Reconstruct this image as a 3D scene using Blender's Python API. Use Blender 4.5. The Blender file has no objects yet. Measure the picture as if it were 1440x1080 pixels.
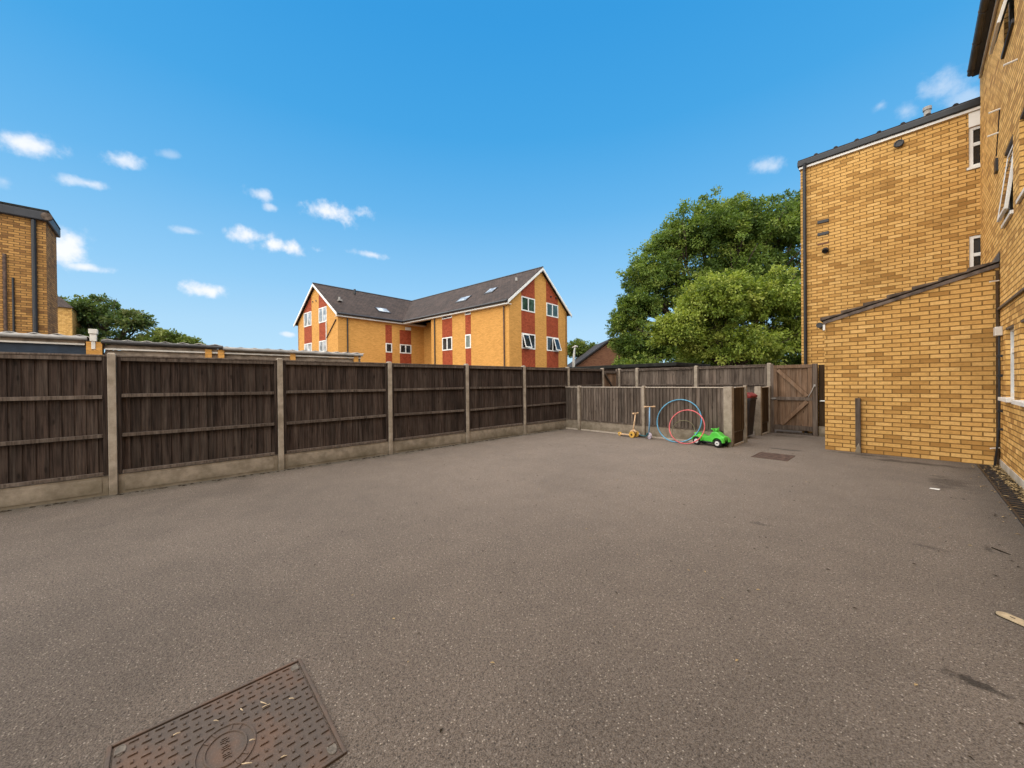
import bpy, math, random
import numpy as np
from mathutils import Vector, Matrix
R = random.Random(7)
C = bpy.context.scene.collection
SC = bpy.context.scene

# ------------------------------------------------------------------ camera
def setup_camera():
    yaw, pit, rol = math.radians(46.965), math.radians(-0.299), math.radians(-0.602)
    cy, sy = math.cos(yaw), math.sin(yaw)
    w = Vector((-sy*math.cos(pit), cy*math.cos(pit), math.sin(pit)))
    r = Vector((cy, sy, 0)); u = r.cross(w)
    r2 = math.cos(rol)*r + math.sin(rol)*u
    u2 = -math.sin(rol)*r + math.cos(rol)*u
    cd = bpy.data.cameras.new('camera'); co = bpy.data.objects.new('camera', cd); C.objects.link(co)
    cd.sensor_width = 36; cd.lens = 523.15/1440*36; cd.clip_end = 2000; cd.clip_start = 0.05
    m = Matrix((r2, u2, -w)).transposed().to_4x4(); m.translation = Vector((0, 0, 1.40))
    co.matrix_world = m
    SC.camera = co
setup_camera()

# ------------------------------------------------------------------ light
SUN_DIR = Vector((0.14, -0.58, 0.83)).normalized()
EXPOSURE = 1.42
SC.view_settings.view_transform = 'Standard'; SC.view_settings.look = 'None'
SC.view_settings.gamma = 1; SC.view_settings.use_curve_mapping = False
SC.view_settings.exposure = EXPOSURE
sd = bpy.data.lights.new('sun', 'SUN'); sd.energy = 3.4; sd.angle = math.radians(140); sd.color = (1, .87, .70)
so = bpy.data.objects.new('sun', sd); C.objects.link(so)
so.rotation_euler = SUN_DIR.to_track_quat('Z', 'Y').to_euler()

def nd(nt, typ, ins=None, **props):
    n = nt.nodes.new(typ)
    for k, v in props.items(): setattr(n, k, v)
    if ins:
        for k, v in ins.items():
            if isinstance(v, bpy.types.NodeSocket): nt.links.new(v, n.inputs[k])
            else: n.inputs[k].default_value = v
    return n
def math_(nt, op, a, b=0.0, c=None, clamp=False):
    n = nd(nt, 'ShaderNodeMath', operation=op, use_clamp=clamp)
    for i, v in enumerate((a, b) if c is None else (a, b, c)):
        if isinstance(v, bpy.types.NodeSocket): nt.links.new(v, n.inputs[i])
        else: n.inputs[i].default_value = v
    return n.outputs[0]
def mix(nt, f, a, b, typ='MIX'):
    n = nd(nt, 'ShaderNodeMix', data_type='RGBA', blend_type=typ)
    for i, v in ((0, f), (6, a), (7, b)):
        if isinstance(v, bpy.types.NodeSocket): nt.links.new(v, n.inputs[i])
        else: n.inputs[i].default_value = (*v, 1) if i and len(v) == 3 else v
    return n.outputs[2]
def ramp(nt, f, stops, interp='LINEAR'):
    n = nd(nt, 'ShaderNodeValToRGB'); n.color_ramp.interpolation = interp
    e = n.color_ramp.elements
    while len(e) < len(stops): e.new(.5)
    for x, (p, c) in zip(e, stops):
        x.position = p; x.color = (*c, 1) if len(c) == 3 else c
    nt.links.new(f, n.inputs[0]); return n.outputs[0]
def maprange(nt, v, a, b, c=0., d=1., smooth=True):
    n = nd(nt, 'ShaderNodeMapRange', interpolation_type='SMOOTHSTEP' if smooth else 'LINEAR')
    nt.links.new(v, n.inputs[0])
    for i, x in enumerate((a, b, c, d)): n.inputs[i+1].default_value = x
    return n.outputs[0]

# cloud: unit direction, half width, half height (radians), density, tilt
CLOUDS = [((-.9174,-.1505,.3683),.058,.025,1.,-.05), ((-.9205,-.0478,.3879),.062,.022,.85,-.30), ((-.9364,-.0896,.3392),.050,.013,.8,-.10),
 ((-.9085,.1520,.3890),.040,.021,.8,.15), ((-.9120,.1640,.3720),.024,.015,.6,-.3), ((-.8789,.2847,.3827),.105,.032,1.1,-.05),
 ((-.9535,.037,.299),.034,.011,.5,0.), ((-.9400,.1350,.3110),.072,.026,1.05,-.16), ((-.9340,.1850,.2995),.088,.028,1.15,-.08), ((-.8781,.3658,.3084),.066,.013,.75,.08),
 ((-.9786,.0675,.1944),.064,.024,1.1,.03), ((-.9640,-.1220,.2360),.050,.052,1.1,-.1), ((-.9736,-.098,.2062),.036,.012,.95,0.),
 ((-.1979,.882,.4276),.044,.024,.55,.2), ((-.0331,.8872,.4602),.020,.013,.4,0.), ((-.0051,.8972,.4416),.022,.034,.42,-.4),
 ((.0425,.8905,.4531),.070,.034,.5,.35), ((.0592,.902,.4277),.05,.03,.4,.1), ((-.9096,.0107,.4153),.03,.012,.3,-.2),
 ((-.9715,.2076,.1148),.022,.008,.7,0.), ((-.9342,-.1738,.3116),.022,.018,.4,-.4)]
def setup_world():
    wd = bpy.data.worlds.new('World'); SC.world = wd; wd.use_nodes = True
    nt = wd.node_tree; nt.nodes.clear()
    out = nd(nt, 'ShaderNodeOutputWorld'); bg = nd(nt, 'ShaderNodeBackground', {'Strength': .10})
    nt.links.new(bg.outputs[0], out.inputs[0])
    sky = nd(nt, 'ShaderNodeTexSky', sky_type='NISHITA', sun_disc=False)
    sky.sun_elevation = math.asin(SUN_DIR.z); sky.sun_rotation = math.atan2(SUN_DIR.x, SUN_DIR.y)
    sky.air_density = 1.0; sky.dust_density = .4; sky.ozone_density = 1.6
    tc = nd(nt, 'ShaderNodeTexCoord'); dirv = tc.outputs['Generated']
    el = nd(nt, 'ShaderNodeSeparateXYZ', {0: dirv}).outputs[2]
    deep = ramp(nt, el, [(z, tuple(lin(x) for x in c)) for z, c in SKY_BLUE])          # clear-day blue by elevation
    deep = mix(nt, 1., deep, (SKY_GAIN,)*3, 'MULTIPLY')
    col = mix(nt, .05, deep, sky.outputs[0])
    n1 = nd(nt, 'ShaderNodeTexNoise', {'Vector': dirv, 'Scale': 30., 'Detail': 6., 'Roughness': .58})
    n2 = nd(nt, 'ShaderNodeTexNoise', {'Vector': dirv, 'Scale': 11., 'Detail': 3., 'Roughness': .5})
    wob = math_(nt, 'ADD', math_(nt, 'MULTIPLY', math_(nt, 'SUBTRACT', n1.outputs['Fac'], .5), 2.0),
                math_(nt, 'MULTIPLY', math_(nt, 'SUBTRACT', n2.outputs['Fac'], .5), 1.1))
    acc = None
    for d, a, b, dens, tilt in CLOUDS:
        c = Vector(d).normalized()
        t = Vector((0, 0, 1)).cross(c).normalized(); up = c.cross(t)
        t2 = math.cos(tilt)*t + math.sin(tilt)*up; u2 = -math.sin(tilt)*t + math.cos(tilt)*up
        e = Matrix((c, t2, u2)).transposed().to_euler()
        mp = nd(nt, 'ShaderNodeMapping', {'Vector': dirv, 'Location': c, 'Rotation': e, 'Scale': (.4, a*.88, b*.86)}, vector_type='TEXTURE')
        ln = nd(nt, 'ShaderNodeVectorMath', {0: mp.outputs[0]}, operation='LENGTH').outputs['Value']
        v = math_(nt, 'ADD', math_(nt, 'SUBTRACT', .86, ln), wob)
        v = math_(nt, 'MULTIPLY', maprange(nt, v, -.05, .95), dens*.92)
        acc = v if acc is None else math_(nt, 'MAXIMUM', acc, v)
    acc = math_(nt, 'MINIMUM', acc, .95)
    sh = nd(nt, 'ShaderNodeTexNoise', {'Vector': dirv, 'Scale': 22., 'Detail': 4.})
    white = mix(nt, sh.outputs['Fac'], CLOUD_A, CLOUD_B)
    nt.links.new(mix(nt, acc, col, white), bg.inputs['Color'])
lin = lambda v: ((v/255+.055)/1.055)**2.4 if v > 10 else v/255/12.92
SKY_BLUE = [(0., (188, 226, 250)), (.134, (172, 217, 248)), (.235, (144, 204, 246)), (.40, (100, 182, 238)), (.546, (66, 166, 231)), (.69, (50, 156, 226)), (1., (36, 140, 212))]
SKY_GAIN = 10/2**EXPOSURE
CLOUD_A = (3.4, 3.55, 3.9); CLOUD_B = (4.0, 4.0, 4.05)
setup_world()

# ------------------------------------------------------------------ materials
def new_mat(name, rough=.8, spec=.3):
    m = bpy.data.materials.new(name); m.use_nodes = True
    nt = m.node_tree; b = nt.nodes['Principled BSDF']
    b.inputs['Roughness'].default_value = rough; b.inputs['Specular IOR Level'].default_value = spec
    return m, nt, b
def bump(nt, b, h, strength=.4, dist=.01):
    n = nd(nt, 'ShaderNodeBump', {'Strength': strength, 'Distance': dist, 'Height': h})
    nt.links.new(n.outputs[0], b.inputs['Normal'])
def noise(nt, vec, scale, detail=4., rough=.55, out='Fac'):
    return nd(nt, 'ShaderNodeTexNoise', {'Vector': vec, 'Scale': scale, 'Detail': detail, 'Roughness': rough}).outputs[out]
def pos(nt): return nd(nt, 'ShaderNodeNewGeometry').outputs['Position']
def objc(nt): return nd(nt, 'ShaderNodeTexCoord').outputs['Object']
def uvc(nt): return nd(nt, 'ShaderNodeTexCoord').outputs['UV']
def rndattr(nt): return nd(nt, 'ShaderNodeAttribute', attribute_name='rnd').outputs['Fac']
def scaled(nt, v, s): return nd(nt, 'ShaderNodeMapping', {'Vector': v, 'Scale': s}).outputs[0]

def plain(name, col, rough=.6, spec=.3, var=.18, scale=14., bmp=0., metallic=0.):
    m, nt, b = new_mat(name, rough, spec)
    c = objc(nt); f = noise(nt, c, scale, 5.)
    lo = tuple(x*(1-var) for x in col); hi = tuple(min(1, x*(1+var)) for x in col)
    nt.links.new(mix(nt, maprange(nt, f, .3, .7), lo, hi), b.inputs['Base Color'])
    b.inputs['Metallic'].default_value = metallic
    if bmp: bump(nt, b, noise(nt, c, scale*8, 4.), .35, bmp)
    return m

def asphalt_mat():
    m, nt, b = new_mat('asphalt', .8, .3); b.inputs['Diffuse Roughness'].default_value = 1.0
    p = pos(nt)
    fine = noise(nt, p, 190., 3., .6)
    mid = noise(nt, p, 62., 3., .6)
    stone = nd(nt, 'ShaderNodeTexVoronoi', {'Vector': p, 'Scale': 105.})
    big = noise(nt, p, .55, 4., .6); med = noise(nt, p, 3.2, 5., .6)
    c = mix(nt, maprange(nt, fine, .3, .7), (.050, .039, .031), (.200, .163, .133))
    c = mix(nt, maprange(nt, mid, .42, .75, 0, .55), c, (.215, .180, .150))
    c = mix(nt, maprange(nt, mid, .46, .26, 0, .55), c, (.045, .035, .028))
    # pale aggregate chips
    rr = nd(nt, 'ShaderNodeSeparateColor', {'Color': stone.outputs['Color']}).outputs[0]
    chip = math_(nt, 'MULTIPLY', maprange(nt, rr, .86, .96), maprange(nt, stone.outputs['Distance'], .5, .2))
    c = mix(nt, math_(nt, 'MULTIPLY', chip, .8), c, (.42, .37, .31))
    dk = math_(nt, 'MULTIPLY', maprange(nt, rr, .20, .05), maprange(nt, stone.outputs['Distance'], .6, .25))
    c = mix(nt, math_(nt, 'MULTIPLY', dk, .75), c, (.03, .025, .022))
    v = math_(nt, 'ADD', math_(nt, 'MULTIPLY', maprange(nt, big, .35, .65), .24), math_(nt, 'MULTIPLY', maprange(nt, med, .3, .7), .12))
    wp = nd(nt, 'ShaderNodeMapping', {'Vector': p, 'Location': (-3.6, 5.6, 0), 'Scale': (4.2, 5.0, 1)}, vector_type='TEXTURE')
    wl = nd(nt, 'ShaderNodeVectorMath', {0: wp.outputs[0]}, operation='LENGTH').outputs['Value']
    centre_light = maprange(nt, math_(nt, 'ADD', wl, math_(nt, 'MULTIPLY', math_(nt, 'SUBTRACT', big, .5), 1.2)), 1.15, .35, 0., .30)  # light falloff painted into the asphalt: brighter mid-yard, darker towards the foreground
    v = math_(nt, 'ADD', math_(nt, 'ADD', v, centre_light), .82)
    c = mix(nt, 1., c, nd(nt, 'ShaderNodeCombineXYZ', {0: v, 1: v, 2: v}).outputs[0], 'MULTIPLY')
    # damp mossy dirt along the foot of the fence and walls
    sx = nd(nt, 'ShaderNodeSeparateXYZ', {0: p})
    edge = math_(nt, 'MULTIPLY', maprange(nt, math_(nt, 'ADD', sx.outputs[0], math_(nt, 'MULTIPLY', math_(nt, 'SUBTRACT', med, .5), .5)), -6.72, -7.0), maprange(nt, sx.outputs[0], -7.3, -7.1))
    c = mix(nt, math_(nt, 'MULTIPLY', edge, .55), c, (.045, .040, .026))
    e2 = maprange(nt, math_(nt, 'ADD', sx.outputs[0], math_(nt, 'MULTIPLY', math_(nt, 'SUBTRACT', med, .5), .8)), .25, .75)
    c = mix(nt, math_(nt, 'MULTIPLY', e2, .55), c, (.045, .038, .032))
    # oil stains: local smears
    for (x, y, a, bb, s) in ((.195, 2.70, .10, .05, 1.), (-1.70, 9.0, .35, .10, .8), (.0, 9.0, .8, .14, .8), (-.6, 9.35, .6, .10, .7), (.35, 7.6, .22, .5, .6), (-2.0, 11.2, .5, .25, .5), (-1.45, .35, .05, .12, .5), (-.55, 1.05, .05, .05, .7), (-1.0, 4.2, .10, .05, .5), (.1, 4.6, .12, .05, .5), (.43, 4.9, .025, .11, .7)):
        mp = nd(nt, 'ShaderNodeMapping', {'Vector': p, 'Location': (x, y, 0), 'Scale': (a, bb, 1)}, vector_type='TEXTURE')
        ln = nd(nt, 'ShaderNodeVectorMath', {0: mp.outputs[0]}, operation='LENGTH').outputs['Value']
        k = maprange(nt, math_(nt, 'ADD', ln, math_(nt, 'MULTIPLY', math_(nt, 'SUBTRACT', noise(nt, p, 24. if a < .2 else 6., 5.), .5), 2.6)), 1.15, .3)
        c = mix(nt, math_(nt, 'MULTIPLY', k, s*.8), c, (.020, .016, .013))
    nt.links.new(c, b.inputs['Base Color'])
    h = math_(nt, 'ADD', math_(nt, 'MULTIPLY', fine, .5), math_(nt, 'ADD', mid, math_(nt, 'MULTIPLY', stone.outputs['Distance'], -.5)))
    bump(nt, b, h, 1., .009)
    return m

def brick_mat(name, cols, mortar, bw=.225, bh=.075, ms=.011, stain=.35, bmp=.5, coarse=1.):
    m, nt, b = new_mat(name, .85, .2)
    uv = uvc(nt); p = objc(nt)
    wob = noise(nt, p, 9., 2., out='Color')
    uvw = nd(nt, 'ShaderNodeVectorMath', {0: uv, 1: nd(nt, 'ShaderNodeVectorMath', {0: nd(nt, 'ShaderNodeVectorMath', {0: wob, 1: (.5, .5, .5)}, operation='SUBTRACT').outputs[0], 'Scale': .008}, operation='SCALE').outputs[0]}, operation='ADD').outputs[0]
    bt = nd(nt, 'ShaderNodeTexBrick', {'Vector': uvw, 'Color1': (0, 0, 0, 1), 'Color2': (1, 1, 1, 1), 'Mortar': (.5, .5, .5, 1), 'Scale': 1., 'Mortar Size': ms, 'Mortar Smooth': .25, 'Bias': 0., 'Brick Width': bw, 'Row Height': bh})
    bt.offset = .5
    c = ramp(nt, bt.outputs['Color'], [(i/(len(cols)-1), k) for i, k in enumerate(cols)])
    f = noise(nt, p, 34., 5., .6)
    c = mix(nt, maprange(nt, f, .3, .75, 0, .30), c, tuple(x*.55 for x in cols[0]))
    f2 = noise(nt, p, .9, 5., .6)
    c = mix(nt, maprange(nt, f2, .50, .78, 0, stain), c, tuple(x*.45 for x in cols[0]))
    mo = mix(nt, maprange(nt, f, .3, .7), tuple(x*.7 for x in mortar), tuple(x*1.25 for x in mortar))
    nt.links.new(mix(nt, bt.outputs['Fac'], c, mo), b.inputs['Base Color'])
    h = math_(nt, 'ADD', math_(nt, 'MULTIPLY', bt.outputs['Fac'], -1.), math_(nt, 'MULTIPLY', f, .35))
    bump(nt, b, h, bmp, .008)
    return m

def wood_mat(name, dark, light, grey, greyamt=.5, scale=1.):
    m, nt, b = new_mat(name, .85, .15)
    uv = uvc(nt); r = rndattr(nt)
    off = nd(nt, 'ShaderNodeCombineXYZ', {0: math_(nt, 'MULTIPLY', r, 37.), 1: math_(nt, 'MULTIPLY', r, 91.), 2: 0.})
    v = nd(nt, 'ShaderNodeVectorMath', {0: uv, 1: off.outputs[0]}, operation='ADD').outputs[0]
    g = noise(nt, scaled(nt, v, (55*scale, 2.2*scale, 1)), 1., 6., .65)
    g2 = noise(nt, scaled(nt, v, (11*scale, 1.1*scale, 1)), 1., 4., .6)
    kn = nd(nt, 'ShaderNodeTexVoronoi', {'Vector': scaled(nt, v, (9., 3.0, 1)), 'Scale': 1.})
    c = mix(nt, maprange(nt, g, .34, .66), dark, light)
    c = mix(nt, math_(nt, 'MULTIPLY', maprange(nt, g2, .42, .72), greyamt), c, grey)
    kv = math_(nt, 'ADD', math_(nt, 'MULTIPLY', r, .75), .6)
    c = mix(nt, 1., c, nd(nt, 'ShaderNodeCombineXYZ', {0: kv, 1: kv, 2: kv}).outputs[0], 'MULTIPLY')
    c = mix(nt, maprange(nt, kn.outputs['Distance'], .16, .05, 0, .7), c, tuple(x*.35 for x in dark))
    # run-off streaks and bleached patches
    st = noise(nt, scaled(nt, v, (24., .7, 1)), 1., 3., .5)
    c = mix(nt, maprange(nt, st, .56, .76, 0, .5), c, grey)
    low = noise(nt, scaled(nt, uv, (3., 1.6, 1)), 1., 4., .6)
    c = mix(nt, maprange(nt, low, .5, .75, 0, .45), c, tuple(x*.5 for x in dark))
    nt.links.new(c, b.inputs['Base Color'])
    bump(nt, b, g, .5, .004)
    return m

def concrete_mat(name, lo, hi, dirt):
    m, nt, b = new_mat(name, .88, .2)
    p = objc(nt)
    f = noise(nt, p, 7., 6., .65); g = noise(nt, p, 120., 3., .6); d = noise(nt, p, 2.1, 5., .6)
    c = mix(nt, maprange(nt, f, .3, .7), lo, hi)
    c = mix(nt, maprange(nt, g, .55, .75, 0, .35), c, tuple(x*.55 for x in lo))
    z = nd(nt, 'ShaderNodeSeparateXYZ', {0: p}).outputs[2]
    low = maprange(nt, math_(nt, 'ADD', z, math_(nt, 'MULTIPLY', math_(nt, 'SUBTRACT', d, .5), .7)), .22, -.05, 0, .6)
    c = mix(nt, low, c, dirt)
    c = mix(nt, maprange(nt, d, .55, .8, 0, .5), c, dirt)
    nt.links.new(c, b.inputs['Base Color'])
    bump(nt, b, math_(nt, 'ADD', f, math_(nt, 'MULTIPLY', g, .5)), .4, .006)
    return m

def tile_mat(name, a, bcol, row=.11):
    m, nt, b = new_mat(name, .8, .25)
    uv = uvc(nt)
    bt = nd(nt, 'ShaderNodeTexBrick', {'Vector': uv, 'Color1': (0, 0, 0, 1), 'Color2': (1, 1, 1, 1), 'Mortar': (.5, .5, .5, 1), 'Scale': 1., 'Mortar Size': .012, 'Mortar Smooth': .3, 'Bias': 0., 'Brick Width': .30, 'Row Height': row*2})
    c = ramp(nt, bt.outputs['Color'], [(0, a), (1, bcol)])
    f = noise(nt, objc(nt), 1.1, 5., .6)
    c = mix(nt, maprange(nt, f, .4, .75, 0, .5), c, tuple(x*1.7 for x in bcol))
    c = mix(nt, bt.outputs['Fac'], c, tuple(x*.35 for x in a))
    nt.links.new(c, b.inputs['Base Color'])
    bump(nt, b, math_(nt, 'MULTIPLY', bt.outputs['Fac'], -1.), .6, .02)
    return m

def leaf_mat(name, cols, trans=.32):
    m, nt, b = new_mat(name, .55, .25)
    r = rndattr(nt)
    c = ramp(nt, r, [(i/(len(cols)-1), k) for i, k in enumerate(cols)])
    nt.links.new(c, b.inputs['Base Color'])
    tr = nd(nt, 'ShaderNodeBsdfTranslucent', {'Color': mix(nt, 1., c, (1.25, 1.3, .6), 'MULTIPLY')})
    ms = nd(nt, 'ShaderNodeMixShader', {0: trans, 1: b.outputs[0], 2: tr.outputs[0]})
    nt.links.new(ms.outputs[0], nt.nodes['Material Output'].inputs['Surface'])
    return m

def glass_mat(name, col=(.012, .014, .016)):
    m, nt, b = new_mat(name, .04, .6)
    f = noise(nt, objc(nt), 1.7, 3.)
    nt.links.new(mix(nt, maprange(nt, f, .4, .65), col, tuple(x*2.6 for x in col)), b.inputs['Base Color'])
    return m

def iron_mat():
    m, nt, b = new_mat('cast_iron', .72, .2)
    p = objc(nt); f = noise(nt, p, 6., 5., .6); g = noise(nt, p, 160., 3.)
    c = mix(nt, maprange(nt, f, .42, .66), (.080, .063, .052), (.112, .072, .052))
    c = mix(nt, maprange(nt, g, .5, .75, 0, .4), c, (.17, .13, .11))
    nt.links.new(c, b.inputs['Base Color']); bump(nt, b, g, .3, .002); return m

M = {}
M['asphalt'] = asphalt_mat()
BR = [(.36, .185, .050), (.58, .325, .098), (.68, .405, .135), (.65, .375, .118), (.76, .475, .175)]
M['brick'] = brick_mat('yellow_brick', BR, (.21, .115, .034), ms=.0095)
M['brick_house'] = brick_mat('buff_brick', [(.40, .205, .060), (.66, .37, .108), (.78, .46, .145), (.84, .51, .18)], (.24, .125, .036), stain=.3, ms=.0095)
M['brick_old'] = brick_mat('weathered_brick', [(.17, .080, .028), (.37, .19, .055), (.46, .245, .075), (.31, .155, .05)], (.12, .065, .024), stain=.75)
M['brick_far'] = brick_mat('orange_brick', [(.50, .245, .058), (.60, .300, .074), (.66, .335, .088)], (.46, .24, .072), stain=.14, bmp=.12)
M['brick_brown'] = brick_mat('brown_brick', [(.16, .07, .04), (.24, .11, .06), (.28, .13, .07)], (.15, .08, .05))
M['red_panel'] = brick_mat('red_hung_tile', [(.26, .050, .020), (.33, .068, .028), (.38, .080, .034)], (.18, .035, .015), bw=.17, bh=.11, ms=.008, stain=.2)
M['wood'] = wood_mat('dark_fence_wood', (.015, .010, .008), (.055, .037, .029), (.115, .090, .073), .34)
M['wood_rail'] = wood_mat('fence_rail_wood', (.050, .037, .029), (.115, .088, .070), (.18, .15, .125), .5)
M['wood_grey'] = wood_mat('grey_weathered_wood', (.060, .045, .036), (.145, .112, .088), (.21, .175, .145), .5)
M['wood_gate'] = wood_mat('brown_gate_wood', (.105, .062, .037), (.20, .128, .082), (.22, .165, .125), .35)
M['wood_brown'] = wood_mat('damp_brown_wood', (.040, .024, .012), (.085, .052, .028), (.10, .075, .05), .3)
M['wood_pale'] = wood_mat('pale_batten_wood', (.30, .25, .20), (.46, .40, .33), (.50, .45, .40), .4)
M['concrete'] = concrete_mat('post_concrete', (.225, .185, .142), (.37, .315, .25), (.12, .098, .062))
M['gravel_concrete'] = concrete_mat('gravel_board_concrete', (.19, .155, .115), (.31, .26, .20), (.10, .083, .05))
M['plinth'] = concrete_mat('plinth_render', (.45, .40, .33), (.62, .56, .48), (.22, .18, .12))
M['white'] = plain('white_upvc', (.72, .71, .68), .35, .4, .07, 3.)
M['offwhite'] = plain('offwhite_paint', (.60, .56, .50), .5, .3, .12, 5.)
M['black'] = plain('black_plastic', (.013, .014, .017), .4, .4, .3, 5.)
M['darkgrey'] = plain('dark_fascia', (.018, .019, .024), .5, .4, .25, 3.)
M['soffit'] = plain('dark_soffit_paint', (.022, .025, .033), .55, .3, .3, 3.)
M['lead'] = plain('lead_flashing', (.075, .068, .066), .5, .4, .3, 8.)
M['glass'] = glass_mat('dark_glass')
M['glass_pale'] = glass_mat('curtained_glass', (.20, .21, .22))
M['glass_green'] = glass_mat('green_curtained_glass', (.022, .040, .030))
M['tile_far'] = tile_mat('brown_roof_tile', (.026, .018, .015), (.050, .034, .028))
M['tile'] = tile_mat('dark_roof_tile', (.018, .016, .016), (.036, .030, .028), .14)
M['tile_lean'] = plain('weathered_verge_tile', (.10, .075, .058), .85, .2, .45, 9., .006)
M['verge'] = plain('grey_brown_verge', (.125, .098, .082), .8, .2, .45, 7.)
M['grey_metal'] = plain('galvanised_grey', (.28, .265, .245), .55, .4, .25, 4.)
M['dark_metal'] = plain('dark_gutter', (.050, .047, .046), .5, .4, .3, 4.)
M['fascia_beige'] = plain('weathered_fascia', (.22, .175, .135), .8, .2, .35, 5.)
M['blue'] = plain('blue_grey_door', (.018, .030, .048), .5, .3, .3, 3.)
M['felt'] = plain('roof_felt', (.022, .022, .020), .9, .1, .4, 3.)
M['sheet'] = plain('corrugated_sheet', (.50, .48, .45), .8, .2, .3, 6.)
M['iron'] = iron_mat()
M['key_iron'] = plain('worn_iron', (.125, .108, .088), .7, .25, .3, 60.)
M['rust_iron'] = plain('rusty_iron', (.075, .046, .034), .7, .3, .45, 12., .004)
M['green'] = plain('green_plastic', (.085, .50, .055), .38, .45, .10, 6.)
M['tyre'] = plain('black_tyre', (.012, .012, .012), .7, .3, .2, 30.)
M['hub'] = plain('white_hub', (.62, .62, .60), .4, .4, .12, 20.)
M['hoop_blue'] = plain('blue_hoop', (.075, .27, .42), .3, .5, .25, 4.)
M['hoop_red'] = plain('red_hoop', (.58, .105, .11), .3, .5, .2, 4.)
M['hoop_green'] = plain('olive_hoop', (.14, .125, .065), .4, .4, .2, 4.)
M['cream'] = plain('cream_plastic', (.62, .42, .25), .45, .4, .12, 8.)
M['yellow'] = plain('yellow_plastic', (.62, .36, .075), .4, .4, .12, 8.)
M['teal'] = plain('teal_plastic', (.03, .11, .13), .45, .4, .2, 8.)
M['skyblue'] = plain('blue_enamel', (.16, .33, .52), .35, .5, .15, 8.)
M['lilac'] = plain('lilac_wheel', (.42, .36, .42), .45, .4, .12, 20.)
M['bin_red'] = plain('red_bin_lid', (.17, .014, .013), .45, .4, .2, 6.)
M['bin_dark'] = plain('dark_bin', (.018, .012, .011), .5, .4, .3, 6.)
M['bark'] = plain('bark', (.055, .042, .030), .9, .1, .45, 12., .02)
M['cover'] = plain('buff_cover', (.42, .33, .21), .75, .3, .25, 22., .003)
M['litter'] = plain('dry_leaf', (.36, .26, .13), .8, .2, .3, 30.)
M['paper'] = plain('white_paper', (.72, .70, .66), .7, .2, .1, 9.)
M['straw'] = plain('dry_twig', (.48, .38, .25), .8, .2, .25, 40.)
M['soil'] = plain('damp_soil', (.035, .027, .018), .95, .1, .4, 20., .01)
M['lf_big'] = leaf_mat('leaf_mid_green', [(.038, .070, .016), (.085, .140, .026), (.155, .220, .040), (.26, .31, .07)])
M['lf_front'] = leaf_mat('leaf_yellow_green', [(.075, .115, .016), (.150, .205, .030), (.23, .285, .045), (.33, .37, .08)])
M['lf_far'] = leaf_mat('leaf_blue_green', [(.045, .080, .024), (.075, .120, .034), (.115, .155, .045), (.16, .17, .065)])
M['lf_bush'] = leaf_mat('leaf_bright_green', [(.055, .085, .015), (.09, .13, .025), (.14, .18, .04), (.19, .22, .06)])

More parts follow.
